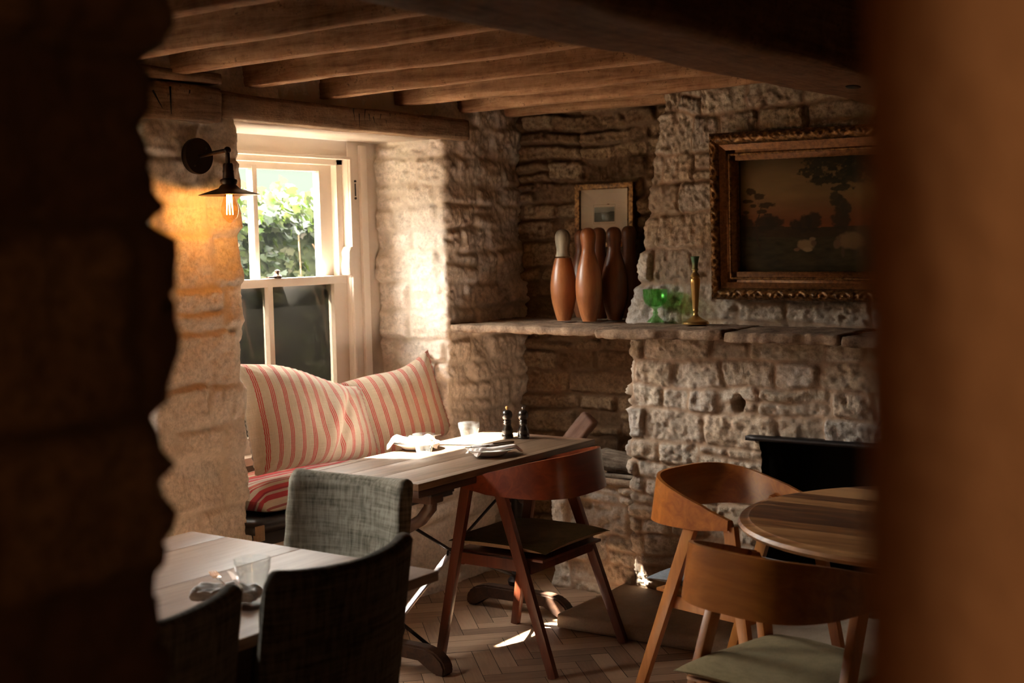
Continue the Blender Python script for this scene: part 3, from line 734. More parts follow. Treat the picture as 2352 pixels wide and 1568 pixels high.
for k in range(6):
    a = k*math.pi/3; m.tube([(LA+.009*math.cos(a), .009*math.sin(a), -.150), (LA+.0125*math.cos(a+.25), .0125*math.sin(a+.25), -.222)], .0013, 6)
m.build('filament', M['filament'], bl)
MB().tube([(LA, 0, -.125), (LA, 0, -.155)], .005).build('filament_stem', M['brass'], bl)
ld = bpy.data.lights.new('bulb_light', 'POINT'); ld.energy = .75; ld.color = (1, .25, .02); ld.shadow_soft_size = .012
lo = bpy.data.objects.new('bulb_light', ld); COL.objects.link(lo); lo.location = (XW+.03+LA, LY, LZ-.19)

# ------------------------------------------------------------------ trestle table by the window
def trestle(parent, yc, xc, half=.27, top=.70, s=1):
    # foot beam with drooping ends
    pts = [(-half, 0), (-half+.05, 0), (-half+.065, .025), (-half+.12, .055), (half-.12, .055), (half-.065, .025), (half-.05, 0), (half, 0), (half+.006, .03), (half-.008, .06), (half-.045, .088), (half-.10, .10), (-half+.10, .10), (-half+.045, .088), (-half+.008, .06), (-half-.006, .03)]
    MB().prism([(xc+a, b) for a, b in pts], 'y', yc-.03, yc+.03, .008).build('foot', M['tabledark'], parent)
    MB().lathe([(0, .12), (.045, .12), (.05, .14), (.03, .17), (.026, .20), (.034, .24), (.030, .30), (.026, .50), (.036, .53), (.026, .56), (.034, .60), (.05, .64), (0, .64)], 20, (xc, yc, 0)).build('post', M['iron'], parent)
    m = MB()
    for sg in (-1, 1):
        m.tube([(xc+sg*.02, yc, .50), (xc+sg*.08, yc, .54), (xc+sg*.16, yc, .585), (xc+sg*.205, yc, .635), (xc+sg*.21, yc, .72)], [.022, .022, .024, .026, .03], 10)
    m.build('bracket', M['tabledark'], parent)
    MB().box(xc-half+.03, xc+half-.03, yc-.04, yc+.04, .655, .73, .008).build('bearer', M['tabledark'], parent)
t1 = empty('dining_table', (-3.28, 4.24, 0), label='narrow worn oak trestle table in front of the window seat, laid for two', cat='table')
m = MB(); xs = [-.245, -.09, .065, .245]
for a, b in zip(xs, xs[1:]): m.box(a+.0008, b-.0008, -.56, .56, .735, .76, .0015)
m.build('tabletop', M['table'], t1)
for s in (-1, 1):
    o = MB().box(-.247, .247, s*.585-.024, s*.585+.024, .734, .7605, .002).build('end_board', M['ltable'], t1)
for s in (-1, 1): MB().box(s*.268-.022, s*.268+.022, -.61, .61, .734, .7605, .002).build('edge_board', M['table'], t1)
MB().box(-.287, .287, -.606, .606, .706, .7335, .006).build('underframe', M['tabledark'], t1)
trestle(t1, -.44, 0); trestle(t1, .42, 0)
m = MB().bar((0, -.36, .55), (0, -.06, .37), .012, .012, up=(1, 0, 0)).bar((0, -.065, .365), (0, .40, .16), .012, .012, up=(1, 0, 0)).bar((0, .36, .57), (0, -.06, .37), .010, .010, up=(1, 0, 0)).build('cross_rod', M['iron'], t1)
m = MB().bar((.0, -.07, .355), (0, -.43, .15), .012, .024, up=(1, 0, 0)).bar((0, -.065, .36), (0, .0, .385), .012, .022, up=(1, 0, 0)).build('steel_strap', M['steelstrap'], t1)
MB().bar((0, -.40, .16), (.12, -.30, .02), .01, .014).build('foot_rod', M['iron'], t1)
m = MB().tube([(0, -.065+.018*math.cos(a), .36+.018*math.sin(a)) for a in [k*math.pi/6 for k in range(13)]], .005, 8).build('ring', M['iron'], t1)
MB().box(.19, .26, -.50, -.36, .69, .71, .003).build('clamp_block', M['blackpaint'], t1)

# ------------------------------------------------------------------ left table
t2 = empty('dining_table', (-2.63, 1.98, 0), label='wide pale plank-topped table in the left foreground', cat='table')
m = MB(); xs = [-.485, -.33, -.02, .255, .485]
for a, b in zip(xs, xs[1:]): m.box(a+.0012, b-.0012, -.70, .70, .732, .76, .003)
m.build('tabletop', M['ltable'], t2)
MB().box(-.42, .43, -.62, .62, .62, .731, .01).build('apron', M['tabledark'], t2)
for s in (-1, 1):
    MB().prism([(-.30, 0), (-.36, .0), (-.38, .04), (-.25, .10), (-.06, .13), (-.05, .5), (-.20, .62), (.20, .62), (.05, .5), (.06, .13), (.25, .10), (.38, .04), (.36, 0), (.30, 0), (.2, .05), (-.2, .05)], 'y', s*.45-.03, s*.45+.03, .01).build('trestle_end', M['tabledark'], t2)
MB().box(-.03, .03, -.42, .42, .22, .29, .006).build('stretcher', M['tabledark'], t2)

# ------------------------------------------------------------------ curved plywood armchair
def band_mesh(zt_end, zt_back, zb_end, zb_back, thick=.013):
    n = 64; rows = 9; V = []; F = []
    def plan(t):
        th = t*math.pi/2; s, c = math.sin(th), math.cos(th)
        y = .242*math.copysign(abs(s)**.62, s); x = .14-.40*abs(c)**.55
        return x, y
    pts = [plan(-1+2*i/n) for i in range(n+1)]
    for layer in (0, 1):
        for i, (x, y) in enumerate(pts):
            a = pts[max(i-1, 0)]; b = pts[min(i+1, n)]; tx, ty = b[0]-a[0], b[1]-a[1]; l = math.hypot(tx, ty); nx, ny = -ty/l, tx/l
            t = abs(-1+2*i/n); w = (x+.26)/.40; w = max(0, min(1, w)); w = w*w*(3-2*w)*.5+w*.5
            zt = zt_back+(zt_end-zt_back)*w; zb = zb_back+(zb_end-zb_back)*w
            # rounding at the arm ends
            e = max(0, (t-.93)/.07); zt2 = zt-(zt-zb)*.22*e*e; zb2 = zb+(zt-zb)*.22*e*e
            for j in range(rows):
                f = j/(rows-1); z = zb2+(zt2-zb2)*f
                tilt = -.022*(1-f)*(1-w*.8)
                o_ = (thick/2 if layer else -thick/2)
                V.append((x+nx*(o_+tilt*-1), y+ny*(o_+tilt*-1), z))
    k = (n+1)*rows
    def I(l, i, j): return l*k+i*rows+j
    for i in range(n):
        for j in range(rows-1):
            F.append((I(0, i, j), I(0, i, j+1), I(0, i+1, j+1), I(0, i+1, j)))
            F.append((I(1, i, j), I(1, i+1, j), I(1, i+1, j+1), I(1, i, j+1)))
        F.append((I(0, i, 0), I(0, i+1, 0), I(1, i+1, 0), I(1, i, 0)))
        F.append((I(0, i, rows-1), I(1, i, rows-1), I(1, i+1, rows-1), I(0, i+1, rows-1)))
    for i in (0, n):
        for j in range(rows-1): F.append((I(0, i, j), I(1, i, j), I(1, i, j+1), I(0, i, j+1)))
    return V, F
def armchair(name, loc, rz, label, ply, leg, cush, under, cz=.435, cw=.46):
    c = empty(name, loc, rz, label, 'chair', 'curved plywood armchairs')
    V, F = band_mesh(.728, .817, .668, .660)
    o = np_mesh('backrest', V, F, ply, c)
    bm = bmesh.new(); bm.from_mesh(o.data); bmesh.ops.recalc_face_normals(bm, faces=bm.faces)
    for e in bm.edges:
        if e.calc_face_angle(0) > 1: e.smooth = False
    bm.to_mesh(o.data); bm.free(); o.data.polygons.foreach_set('use_smooth', [True]*len(o.data.polygons))
    for s in (-1, 1):
        m = MB().bar((.265, s*.258, 0), (.135, s*.228, .690), .026, .034, .026, .046, up=(1, 0, 0)); m.tube([(.14, s*.228, .675), (.128, s*.23, .700), (.10, s*.232, .712)], [.014, .017, .012], 10); m.build('leg', leg, c)
        MB().bar((-.270, s*.258, 0), (-.015, s*.228, .700), .026, .034, .026, .046, up=(1, 0, 0)).build('leg', leg, c)
        MB().bar((.195, s*.222, .40), (-.135, s*.222, .40), .022, .045).build('side_rail', leg, c)
    for xx in (.18, -.14): MB().bar((xx, -.22, .395), (xx, .22, .395), .022, .05).build('cross_rail', leg, c)
    MB().box(-.20, .21, -.212, .212, .418, .430, .004).build('seat', leg, c)
    # squab cushion, khaki above and tan below
    n = 40; U, Vv = np.meshgrid(np.linspace(-1, 1, n), np.linspace(-1, 1, n))
    prof = np.clip((1-np.abs(U)**4)*(1-np.abs(Vv)**4), 0, 1)**.6
    X = U*cw/2*(1-.035*(1-Vv**2)); Y = Vv*.235*(1-.035*(1-U**2)); wr = .004*fbm(U*2, Vv*2, seed=4, o=3)
    i = np.arange(n*n).reshape(n, n); q = [i[:-1, :-1], i[:-1, 1:], i[1:, 1:], i[1:, :-1]]
    zc = cz+.037
    dr = -.012*(np.abs(U*Vv)**3)
    top = np_mesh('seat_pad', np.stack([X, Y, zc+.020*prof+wr+dr], -1).reshape(-1, 3), np.stack(q, -1).reshape(-1, 4), cush, c)
    np_mesh('pad_underside', np.stack([X, Y, zc-.036*prof+wr*.0+dr], -1).reshape(-1, 3), np.stack(q[::-1], -1).reshape(-1, 4), under, c)
    return c
armchair('armchair', (-2.92, 4.235, 0), math.pi, 'reddish mahogany curved-back armchair drawn up to the window table, dark olive pad', M['mahog'], M['mahogleg'], M['olive'], M['tan'])
armchair('armchair', (-1.93, 4.07, 0), math.radians(-12), 'amber wood curved-back armchair between the chimney breast and the round table, slate pad', M['oakply'], M['oakleg'], M['slate'], M['slate'])
armchair('armchair', (-1.40, 3.28, 0), math.radians(76), 'amber wood curved-back armchair with khaki pad in the right foreground, its back to the viewer', M['oakply'], M['oakleg'], M['khaki'], M['khaki'], cz=.42)

# round table
rt = empty('round_table', (-1.25, 3.93, 0), label='round brown wooden pedestal table at right', cat='table')
MB().lathe([(0, .728), (.54, .728), (.556, .734), (.562, .744), (.556, .754), (.540, .757), (.532, .7575), (.528, .761), (0, .761)], 96).build('tabletop', M['round'], rt)
MB().lathe([(0, .727), (.10, .727), (.09, .70), (.05, .66), (.042, .5), (.06, .40), (.045, .30), (.06, .16), (.05, .12), (0, .12)], 32).build('pedestal', M['oakleg'], rt)
for k in range(4):
    a = k*math.pi/2+.6; c, s = math.cos(a), math.sin(a)
    MB().tube([(.03*c, .03*s, .17), (.14*c, .14*s, .15), (.26*c, .26*s, .08), (.36*c, .36*s, .022)], [.034, .03, .026, .022], 12).build('foot', M['oakleg'], rt)

# ------------------------------------------------------------------ upholstered tub chairs
def tub(loc, rz, label, hgt=.93, mat='grey'):
    c = empty('upholstered_chair', loc, rz, label, 'chair', 'grey upholstered chairs')
    n, mrow = 48, 26; V = []; F = []; R0 = .30
    # plan arc of the back (chair looks towards +x), shell with thickness and rounded top
    prof = []
    th = .055
    zs = np.linspace(.40, hgt, mrow)
    def ring(t):  # t in -1..1 along the back
        a = t*math.radians(50); w = abs(t)
        x = -.235-.085*math.cos(a*1.5)+.085+.0; y = .235*math.sin(a)/math.sin(math.radians(50))
        return x, y
    top_h = lambda t: hgt-.018*(1-abs(t)**2)
    for i in range(n+1):
        t = -1+2*i/n; x, y = ring(t); x2, y2 = ring(t+.01); tx, ty = x2-x, y2-y; l = math.hypot(tx, ty); nx, ny = ty/l, -tx/l  # towards +x side
        if nx < 0: nx, ny = -nx, -ny
        H = top_h(t); tt = th*(1-.35*max(0, (abs(t)-.9)/.1)); prof = []
        e = max(0, (abs(t)-.86)/.14); H -= .035*e**3
        for k in range(mrow):
            z = .38+(H-th/2-.38)*k/(mrow-1); lean = -(z-.4)*.16
            prof.append((tt/2, z, lean))
        for k in range(1, 8):
            a = k*math.pi/8; prof.append((tt/2*math.cos(a), H-th/2+th/2*math.sin(a), -(H-.4)*.16))
        for k in range(mrow-1, -1, -1):
            z = .38+(H-th/2-.38)*k/(mrow-1); lean = -(z-.4)*.16
            prof.append((-tt/2, z, lean))
        for d, z, lean in prof:
            wob = .004*math.sin(z*60+t*8)*math.exp(-abs(z-.8)*9)*(1 if d > 0 else 0)
            V.append((x+nx*(d+wob)+lean, y+ny*d, z))
    k = len(prof)
    for i in range(n):
        for j in range(k-1): F.append((i*k+j, i*k+j+1, (i+1)*k+j+1, (i+1)*k+j))
        F.append((i*k+k-1, i*k, (i+1)*k, (i+1)*k+k-1))
    o = np_mesh('backrest', V, F, M[mat], c)
    bm = bmesh.new(); bm.from_mesh(o.data); bm.verts.ensure_lookup_table()
    bm.faces.new([bm.verts[j] for j in range(k)]); bm.faces.new([bm.verts[n*k+j] for j in range(k-1, -1, -1)])
    bmesh.ops.recalc_face_normals(bm, faces=bm.faces); bm.to_mesh(o.data); bm.free()
    rbox('seat', (.46, .47, .12), M[mat], c, res=.03, r=.035, amp=.003, loc=(.02, 0, .42))
    for sx, sy in ((.2, .19), (.2, -.19), (-.19, .17), (-.19, -.17)):
        MB().bar((sx+(.0 if sx > 0 else -.05), sy, 0), (sx, sy, .37), .03, .03, .042, .042, up=(1, 0, 0)).build('leg', M['mahogleg'], c)
    return c
tub((-2.715, 2.71, 0), math.radians(-88), 'grey-beige upholstered chair at the far end of the left table, facing the viewer')
tub((-2.31, 2.20, 0), math.radians(180), 'shade-darkened grey upholstered chair seen from behind at the right side of the left table', mat='grey_shaded')
tub((-2.31, 1.64, 0), math.radians(180), 'shade-darkened grey upholstered chair at the lower left, half hidden by the stone jamb', mat='grey_shaded')

# ------------------------------------------------------------------ tableware
def tumbler(loc, h, r, label):
    def fc(a, rr, z):
        if z < .012 or z > h*.72: return 1
        return 1-.035*abs(math.sin(a*4.5))**.8
    rb = r*.66
    prof = [(0, 0), (rb*.92, 0), (rb, .004), (rb*1.02, .014)]
    for k in range(1, 8): f = k/7; prof.append((rb*1.02+(r*.93-rb*1.02)*f, .014+(h*.70-.014)*f))
    prof += [(r*.965, h*.74), (r*.985, h*.88), (r, h-.002), (r*.985, h), (r*.965, h-.002), (r*.945, h*.88), (r*.91, h*.72), (rb*.92, .03), (rb*.8, .014), (0, .013)]
    o = MB().lathe(prof, 54, (0, 0, 0), fc).build('tumbler', M['tumbler'], None, ang=25)
    o.location = loc; return tag(o, label, 'glass', 'faceted glass tumblers')
tumbler((-3.383, 4.149, .7605), .090, .047, 'faceted glass tumbler in front of the white-napkin plate, nearer on the window table')
tumbler((-3.414, 4.500, .7605), .090, .047, 'faceted glass tumbler standing behind the cutlery plate on the window table')
tumbler((-2.385, 2.240, .7605), .096, .046, 'faceted glass tumbler on the left foreground table')

def plate(loc, label):
    o = MB().lathe([(0, .004), (.055, .004), (.06, .006), (.075, .018), (.098, .028), (.100, .030), (.097, .0305), (.074, .022), (.058, .010), (0, .009)], 56).build('plate', M['white'])
    for k in ():
        pass
    o.location = loc; return tag(o, label, 'plate', 'side plates on the window table')
plate((-3.525, 4.275, .7585), 'white side plate under a crumpled napkin, farther from the mahogany armchair')
plate((-3.145, 4.285, .7585), 'white side plate holding napkin and cutlery, nearest the mahogany armchair')
def napkin(loc, rz, w, d, label, seed, h=.008, crump=.012, dr=.022):
    n = 44; U, Vv = np.meshgrid(np.linspace(-1, 1, n), np.linspace(-1, 1, n))
    X = U*w/2*(1+.06*fbm(U*1.5, Vv*1.5, seed=seed, o=2)); Y = Vv*d/2*(1+.10*fbm(U*1.2+4, Vv, seed=seed+1, o=2))
    edge = np.clip((1-np.maximum(np.abs(U), np.abs(Vv)))*8, 0, 1)
    r_ = np.hypot(X, Y); drop = -dr*sst((r_-.085)/.03)
    Z = .012+crump*np.abs(fbm(U*1.6+seed, Vv*2.4, seed=seed+2, o=3))*1.6+drop
    V = []; F = []
    for sg in (1, -1):
        V.append(np.stack([X, Y, Z+(h/2*edge**.5 if sg > 0 else -h/2*edge**.5)], -1).reshape(-1, 3))
        i = np.arange(n*n).reshape(n, n)+(0 if sg > 0 else n*n); q = [i[:-1, :-1], i[:-1, 1:], i[1:, 1:], i[1:, :-1]]; F.append(np.stack(q if sg > 0 else q[::-1], -1).reshape(-1, 4))
    o = np_mesh('napkin', np.concatenate(V), np.concatenate(F), M['napkin']); o.location = loc; o.rotation_euler = (0, 0, rz)
    return tag(o, label, 'napkin', 'linen napkins')
napkin((-3.535, 4.265, .778), math.radians(35), .215, .12, 'crumpled white napkin glaring in the sunlight on the farther plate', 3, .010, .026)
napkin((-3.130, 4.290, .7795), math.radians(62), .21, .105, 'folded white napkin under the cutlery on the nearer plate', 9, .012, .008)
napkin((-2.40, 2.165, .768), math.radians(25), .17, .065, 'rolled white napkin beside the tumbler on the left foreground table', 14, .024, .016, 0)
napkin((-2.245, 1.885, .768), math.radians(20), .11, .055, 'white napkin near the edge of the left foreground table, beside the lowest chair', 19, .022, .014, 0)
def fork(loc, rz, label, tilt=0):
    m = MB().tube([(-.10, 0, .002), (-.06, 0, .003), (0, 0, .004), (.035, 0, .002)], [.0045, .004, .0028, .003], 8)
    m.box(.033, .055, -.010, .010, .0005, .0035, .001)
    for k in range(4): y = -.0085+k*.0057; m.bar((.054, y, .002), (.094, y, .006), .003, .002, .002, .0015, bev=0)
    o = m.build('fork', M['steel']); o.location = loc; o.rotation_euler = (0, tilt, rz); return tag(o, label, 'fork', 'forks')
def knife(loc, rz, label, tilt=0):
    m = MB().tube([(-.10, 0, .003), (-.05, 0, .004), (.0, 0, .003)], [.0055, .005, .004], 8).prism([(0, -.006), (.08, -.008), (.105, -.002), (.105, .004), (0, .006)], 'z', .002, .0035, 0)
    o = m.build('knife', M['steel']); o.location = loc; o.rotation_euler = (0, tilt, rz); return tag(o, label, 'knife', 'knives')
ra = math.radians(62+180)
fork((-3.150, 4.262, .797), ra, 'steel fork on the nearer napkin, tines to the left')
fork((-3.125, 4.275, .798), ra+.12, 'second steel fork on the nearer napkin, crossing the first')
knife((-3.150, 4.31, .798), ra+.05, 'steel knife lying beyond the forks on the nearer napkin')
fork((-3.56, 4.34, .800), math.radians(50), 'sunlit fork on the farther napkin, tines behind the tumbler')
fork((-2.43, 2.175, .806), math.radians(150), 'fork resting on the rolled napkin on the left foreground table')
knife((-2.40, 2.195, .806), math.radians(146), 'knife resting on the rolled napkin on the left foreground table')
fork((-2.22, 1.895, .800), math.radians(100), 'fork on the napkin beside the lowest chair')

def mill(loc, label, knob):
    c = empty('pepper_mill' if knob == 'wood' else 'salt_mill', loc, label=label, cat='mill', group='pepper and salt mills')
    MB().lathe([(0, 0), (.0265, 0), (.027, .003), (.0265, .016), (.0245, .019), (.026, .024), (.024, .030), (.0255, .035), (.024, .040), (.019, .052), (.0165, .062), (.019, .068), (.0165, .072), (.0185, .077), (.016, .082), (0, .082)], 36).build('body', M['blackgloss'], c)
    MB().lathe([(0, .083), (.014, .083), (.019, .088), (.0235, .097), (.0245, .106), (.022, .116), (.015, .124), (.006, .127), (0, .127)], 36).build('head', M['blackgloss'], c)
    if knob == 'wood': MB().tube([(0, 0, .126), (0, 0, .131)], .004).sphere((0, 0, .136), .0075).build('knob', flat('pale_wood_knob', (.62, .36, .12), .4), c)
    else: MB().tube([(0, 0, .126), (0, 0, .132)], .003).sphere((0, 0, .1345), .0055).build('knob', M['steel'], c)
mill((-3.352, 4.70, .7605), 'black lacquered grinder mill with a pale wooden knob, on the window table', 'wood')
mill((-3.285, 4.728, .7605), 'black lacquered grinder mill with a steel knob, right of the wooden-knobbed one', 'steel')

# ------------------------------------------------------------------ alcove: shelf, plinth, skittles, print, logs
ZM = 1.255
def slabfn(seed):
    def f(V):
        V = V.copy(); fr = V[:, 1] < 0
        V[:, 1] += np.where(fr, .030*fbm(V[:, 0]/.12, V[:, 0]*0, seed=seed, o=4)+.012*fbm(V[:, 0]/.03, V[:, 2]/.012, seed=seed+1, o=3), 0)
        V[:, 2] += .007*fbm(V[:, 0]/.15, V[:, 1]/.1, seed=seed+2, o=3)
        return V
    return f
o = rbox('stone_shelf', (.98, .66, .035), M['slab'], res=.012, r=.010, amp=.007, sc=.03, seed=201, loc=(-3.36, 5.205, ZM-.026), fn=slabfn(5)); tag(o, 'thin rough stone shelf across the alcove, under the skittles', 'stone shelf')
for k, (xa, xb, zz, lab) in enumerate([(-2.96, -2.36, 0, 'left slab of the stone mantelshelf, under candlestick and goblet'), (-2.355, -1.86, -.004, 'middle slab of the stone mantelshelf, below the large painting'), (-1.855, -.95, -.012, 'right slab of the stone mantelshelf, running behind the blurred jamb')]):
    o = rbox('mantel_slab', (xb-xa, .46, .042), M['slab'], res=.012, r=.010, amp=.008, sc=.03, seed=210+k, loc=((xa+xb)/2, 5.04, ZM-.027+zz), fn=slabfn(11+k)); tag(o, lab, 'mantelshelf', 'mantelshelf slabs')
V, F, C = stone_patch([(-2.85, 5.09), (-3.38, 5.09), (-3.38, 5.49)], 0, .53, 71, res=.008, out=-1, **kws)
pz = np_mesh('stone_plinth', V, F, M['stone'], col=C); tag(pz, 'low stone plinth in the alcove carrying the firewood', 'plinth')
rbox('plinth_cap', (.56, .44, .03), M['slab'], pz, res=.015, r=.008, amp=.005, sc=.05, seed=222, loc=(-3.12, 5.295, .525))
# skittles
pinprof = [(0, 0), (.030, 0), (.034, .006), (.045, .04), (.058, .10), (.0625, .15), (.060, .20), (.050, .255), (.038, .30), (.0315, .325), (.031, .345), (.034, .37), (.0365, .39), (.035, .41), (.027, .427), (.014, .435), (0, .437)]
from mathutils import geometry
def smoothprof(p, k=4):
    out = []
    for i in range(len(p)-1):
        p0 = p[max(i-1, 0)]; p1 = p[i]; p2 = p[i+1]; p3 = p[min(i+2, len(p)-1)]
        for j in range(k):
            t = j/k; out.append(tuple(max(0, .5*((2*b)+(-a+c)*t+(2*a-5*b+4*c-d)*t*t+(-a+3*b-3*c+d)*t**3)) for a, b, c, d in zip(p0, p1, p2, p3)))
    return out+[p[-1]]
sp_ = smoothprof(pinprof)
for (x, y, s, mat, head, lab) in [(-3.335, 5.155, .975, 'pin', 'pinhead', 'large turned skittle with a worn pale head, front left of the row'),
                                  (-3.18, 5.130, .985, 'pin', None, 'large brown turned skittle, front middle of the row'),
                                  (-3.12, 5.26, .99, 'pind', None, 'dark brown turned skittle, front right, half behind the middle one'),
                                  (-3.385, 5.40, .98, 'pind', None, 'skittle hidden behind the pale-headed one'),
                                  (-3.245, 5.33, .99, 'pind', None, 'skittle in the back row behind the middle one'),
                                  (-3.115, 5.39, 1.0, 'pind', None, 'darkest skittle at the right end of the back row')]:
    hs = .305
    body = [p for p in sp_ if p[1] <= hs] if head else sp_
    o = MB().lathe([(r*s, z*s) for r, z in body]+([(.0, body[-1][1]*s)] if head else []), 40).build('skittle', M[mat]); o.location = (x, y, ZM+.001)
    tag(o, lab, 'skittle', 'wooden skittles on the shelf')
    if head: MB().lathe([(r*s*1.002, z*s) for r, z in sp_ if z >= hs-.004], 40).build('head', M[head], o)
# small print
def picture_grid(fn, w, h, nx, ny):
    U, Vv = np.meshgrid(np.linspace(0, 1, nx), np.linspace(0, 1, ny)); C = fn(U, Vv)
    V = np.stack([(U-.5)*w, U*0, (Vv-.5)*h], -1).reshape(-1, 3); i = np.arange(nx*ny).reshape(ny, nx)
    F = np.stack([i[:-1, :-1], i[:-1, 1:], i[1:, 1:], i[1:, :-1]], -1).reshape(-1, 4)
    return V, F, np.concatenate([C.reshape(-1, 3), np.ones((nx*ny, 1))], 1)
def lerp(a, b, t): return np.array(a)*(1-t[..., None])+np.array(b)*t[..., None]
def print_fn(U, V):
    c = lerp((.62, .50, .38), (.66, .54, .42), U)
    a = (abs(U-.5) < .215) & (V > .34) & (V < .70)
    b = (abs(U-.5) < .21) & (V > .345) & (V < .695); c[a & ~b] = (.42, .32, .22)
    u = (U-.295)/.41; v = (V-.385)/.27; m = (u > 0) & (u < 1) & (v > 0) & (v < 1)
    sky = lerp((.16, .17, .15), (.36, .36, .33), np.clip(v+.3*fbm(u*4, v*6, seed=2), 0, 1))
    hill = v < .62+.12*fbm(u*3+1, u*0, seed=3, o=3); sky[hill] = lerp((.05, .055, .045), (.12, .12, .10), np.clip(.5+.6*fbm(u*9, v*14, seed=4), 0, 1))[hill]
    c[m] = sky[m]; return c
pr = empty('framed_print', (-3.28, 5.445, 1.747), label='small gilt-framed landscape print on the alcove wall behind the skittles', cat='picture')
fw, fh = .325, .305
m = MB()
for s in (-1, 1): m.box(s*(fw/2-.012)-.013, s*(fw/2-.012)+.013, -.012, .012, -fh/2, fh/2, .004).box(-fw/2, fw/2, -.012, .012, s*(fh/2-.012)-.013, s*(fh/2-.012)+.013, .004)
for s in (-1, 1):
    for q in (-1, 1): m.sphere((s*(fw/2-.010), -.012, q*(fh/2-.010)), .012, (1, .4, 1), 10)
    m.tube([(s*(fw/2-.026), -.012, -fh/2+.026), (s*(fw/2-.026), -.012, fh/2-.026)], .003, 6).tube([(-fw/2+.026, -.012, s*(fh/2-.026)), (fw/2-.026, -.012, s*(fh/2-.026))], .003, 6)
m.build('frame', M['gilt'], pr)
V, F, C = picture_grid(print_fn, fw-.045, fh-.045, 120, 120); p = np_mesh('print', V, F, M['print'], pr, smooth=False, col=C); p.location = (0, -.001, 0)
g = MB().box(-fw/2+.02, fw/2-.02, -.0055, -.0035, -fh/2+.02, fh/2-.02).build('glass', clearglass('picture_glass', (1, 1, 1), .01, fmul=1), pr)
pr.rotation_euler = (math.radians(-2), 0, 0)
# logs on the plinth
o = rbox('firewood_log', (.085, .07, .30), M['split'], res=.015, r=.012, amp=.010, sc=.05, seed=231, loc=(-3.39, 5.30, .668), rot=(math.radians(-8), math.radians(38), 0)); tag(o, 'split firewood log leaning up in the alcove behind the table corner', 'log')
o = rbox('firewood_log', (.34, .13, .10), M['bark'], res=.010, r=.045, amp=.026, sc=.05, seed=232, loc=(-3.03, 5.22, .592), rot=(0, math.radians(6), .1), stretch=(3, 1, 1)); tag(o, 'gnarled bark-covered log lying on the plinth against the chimney breast', 'log')
o = rbox('kindling_stick', (.40, .03, .018), M['bark'], res=.012, r=.008, amp=.005, sc=.04, seed=233, loc=(-3.08, 5.115, .550), rot=(0, 0, .04)); tag(o, 'thin stick lying in front of the bark-covered log', 'stick')
# goblet and candlestick
gx, gy = -2.835, 5.13
def gf(a, r, z): return 1+(.025*math.sin(a*22) if .072 < z < .125 and r > .02 else (.04*math.sin(a*8) if z < .02 else 0))
gb = smoothprof([(0, 0), (.036, 0), (.037, .005), (.030, .012), (.016, .026), (.010, .036), (.013, .043), (.009, .05), (.011, .060), (.028, .070), (.043, .085), (.051, .105), (.054, .130), (.055, .147)])
gb += [(.053, .148), (.0515, .130), (.048, .105), (.040, .088), (.026, .075), (0, .070)]
o = MB().lathe(gb, 88, (0, 0, 0), gf).build('goblet', M['greenglass'], ang=50); o.location = (gx, gy, ZM+.002); tag(o, 'green pressed glass goblet on the mantelshelf', 'goblet')
cs = smoothprof([(0, 0), (.055, 0), (.057, .006), (.052, .013), (.040, .018), (.028, .026), (.014, .036), (.010, .048), (.013, .060), (.012, .070), (.018, .150), (.0205, .192), (.016, .200), (.021, .207), (.016, .216), (.010, .226), (.015, .236), (.012, .243), (.013, .262), (.017, .282), (.019, .288), (.0185, .292)])
cs += [(.012, .292), (.010, .27), (0, .268)]
o = MB().lathe(cs, 48, (0, 0, 0), lambda a, r, z: 1+(.07*abs(math.cos(a*3)) if .07 < z < .19 else 0)).build('candlestick', M['brass'], ang=35); o.location = (-2.60, 5.06, ZM+.002); tag(o, 'tarnished brass candlestick without a candle on the mantelshelf', 'candlestick')

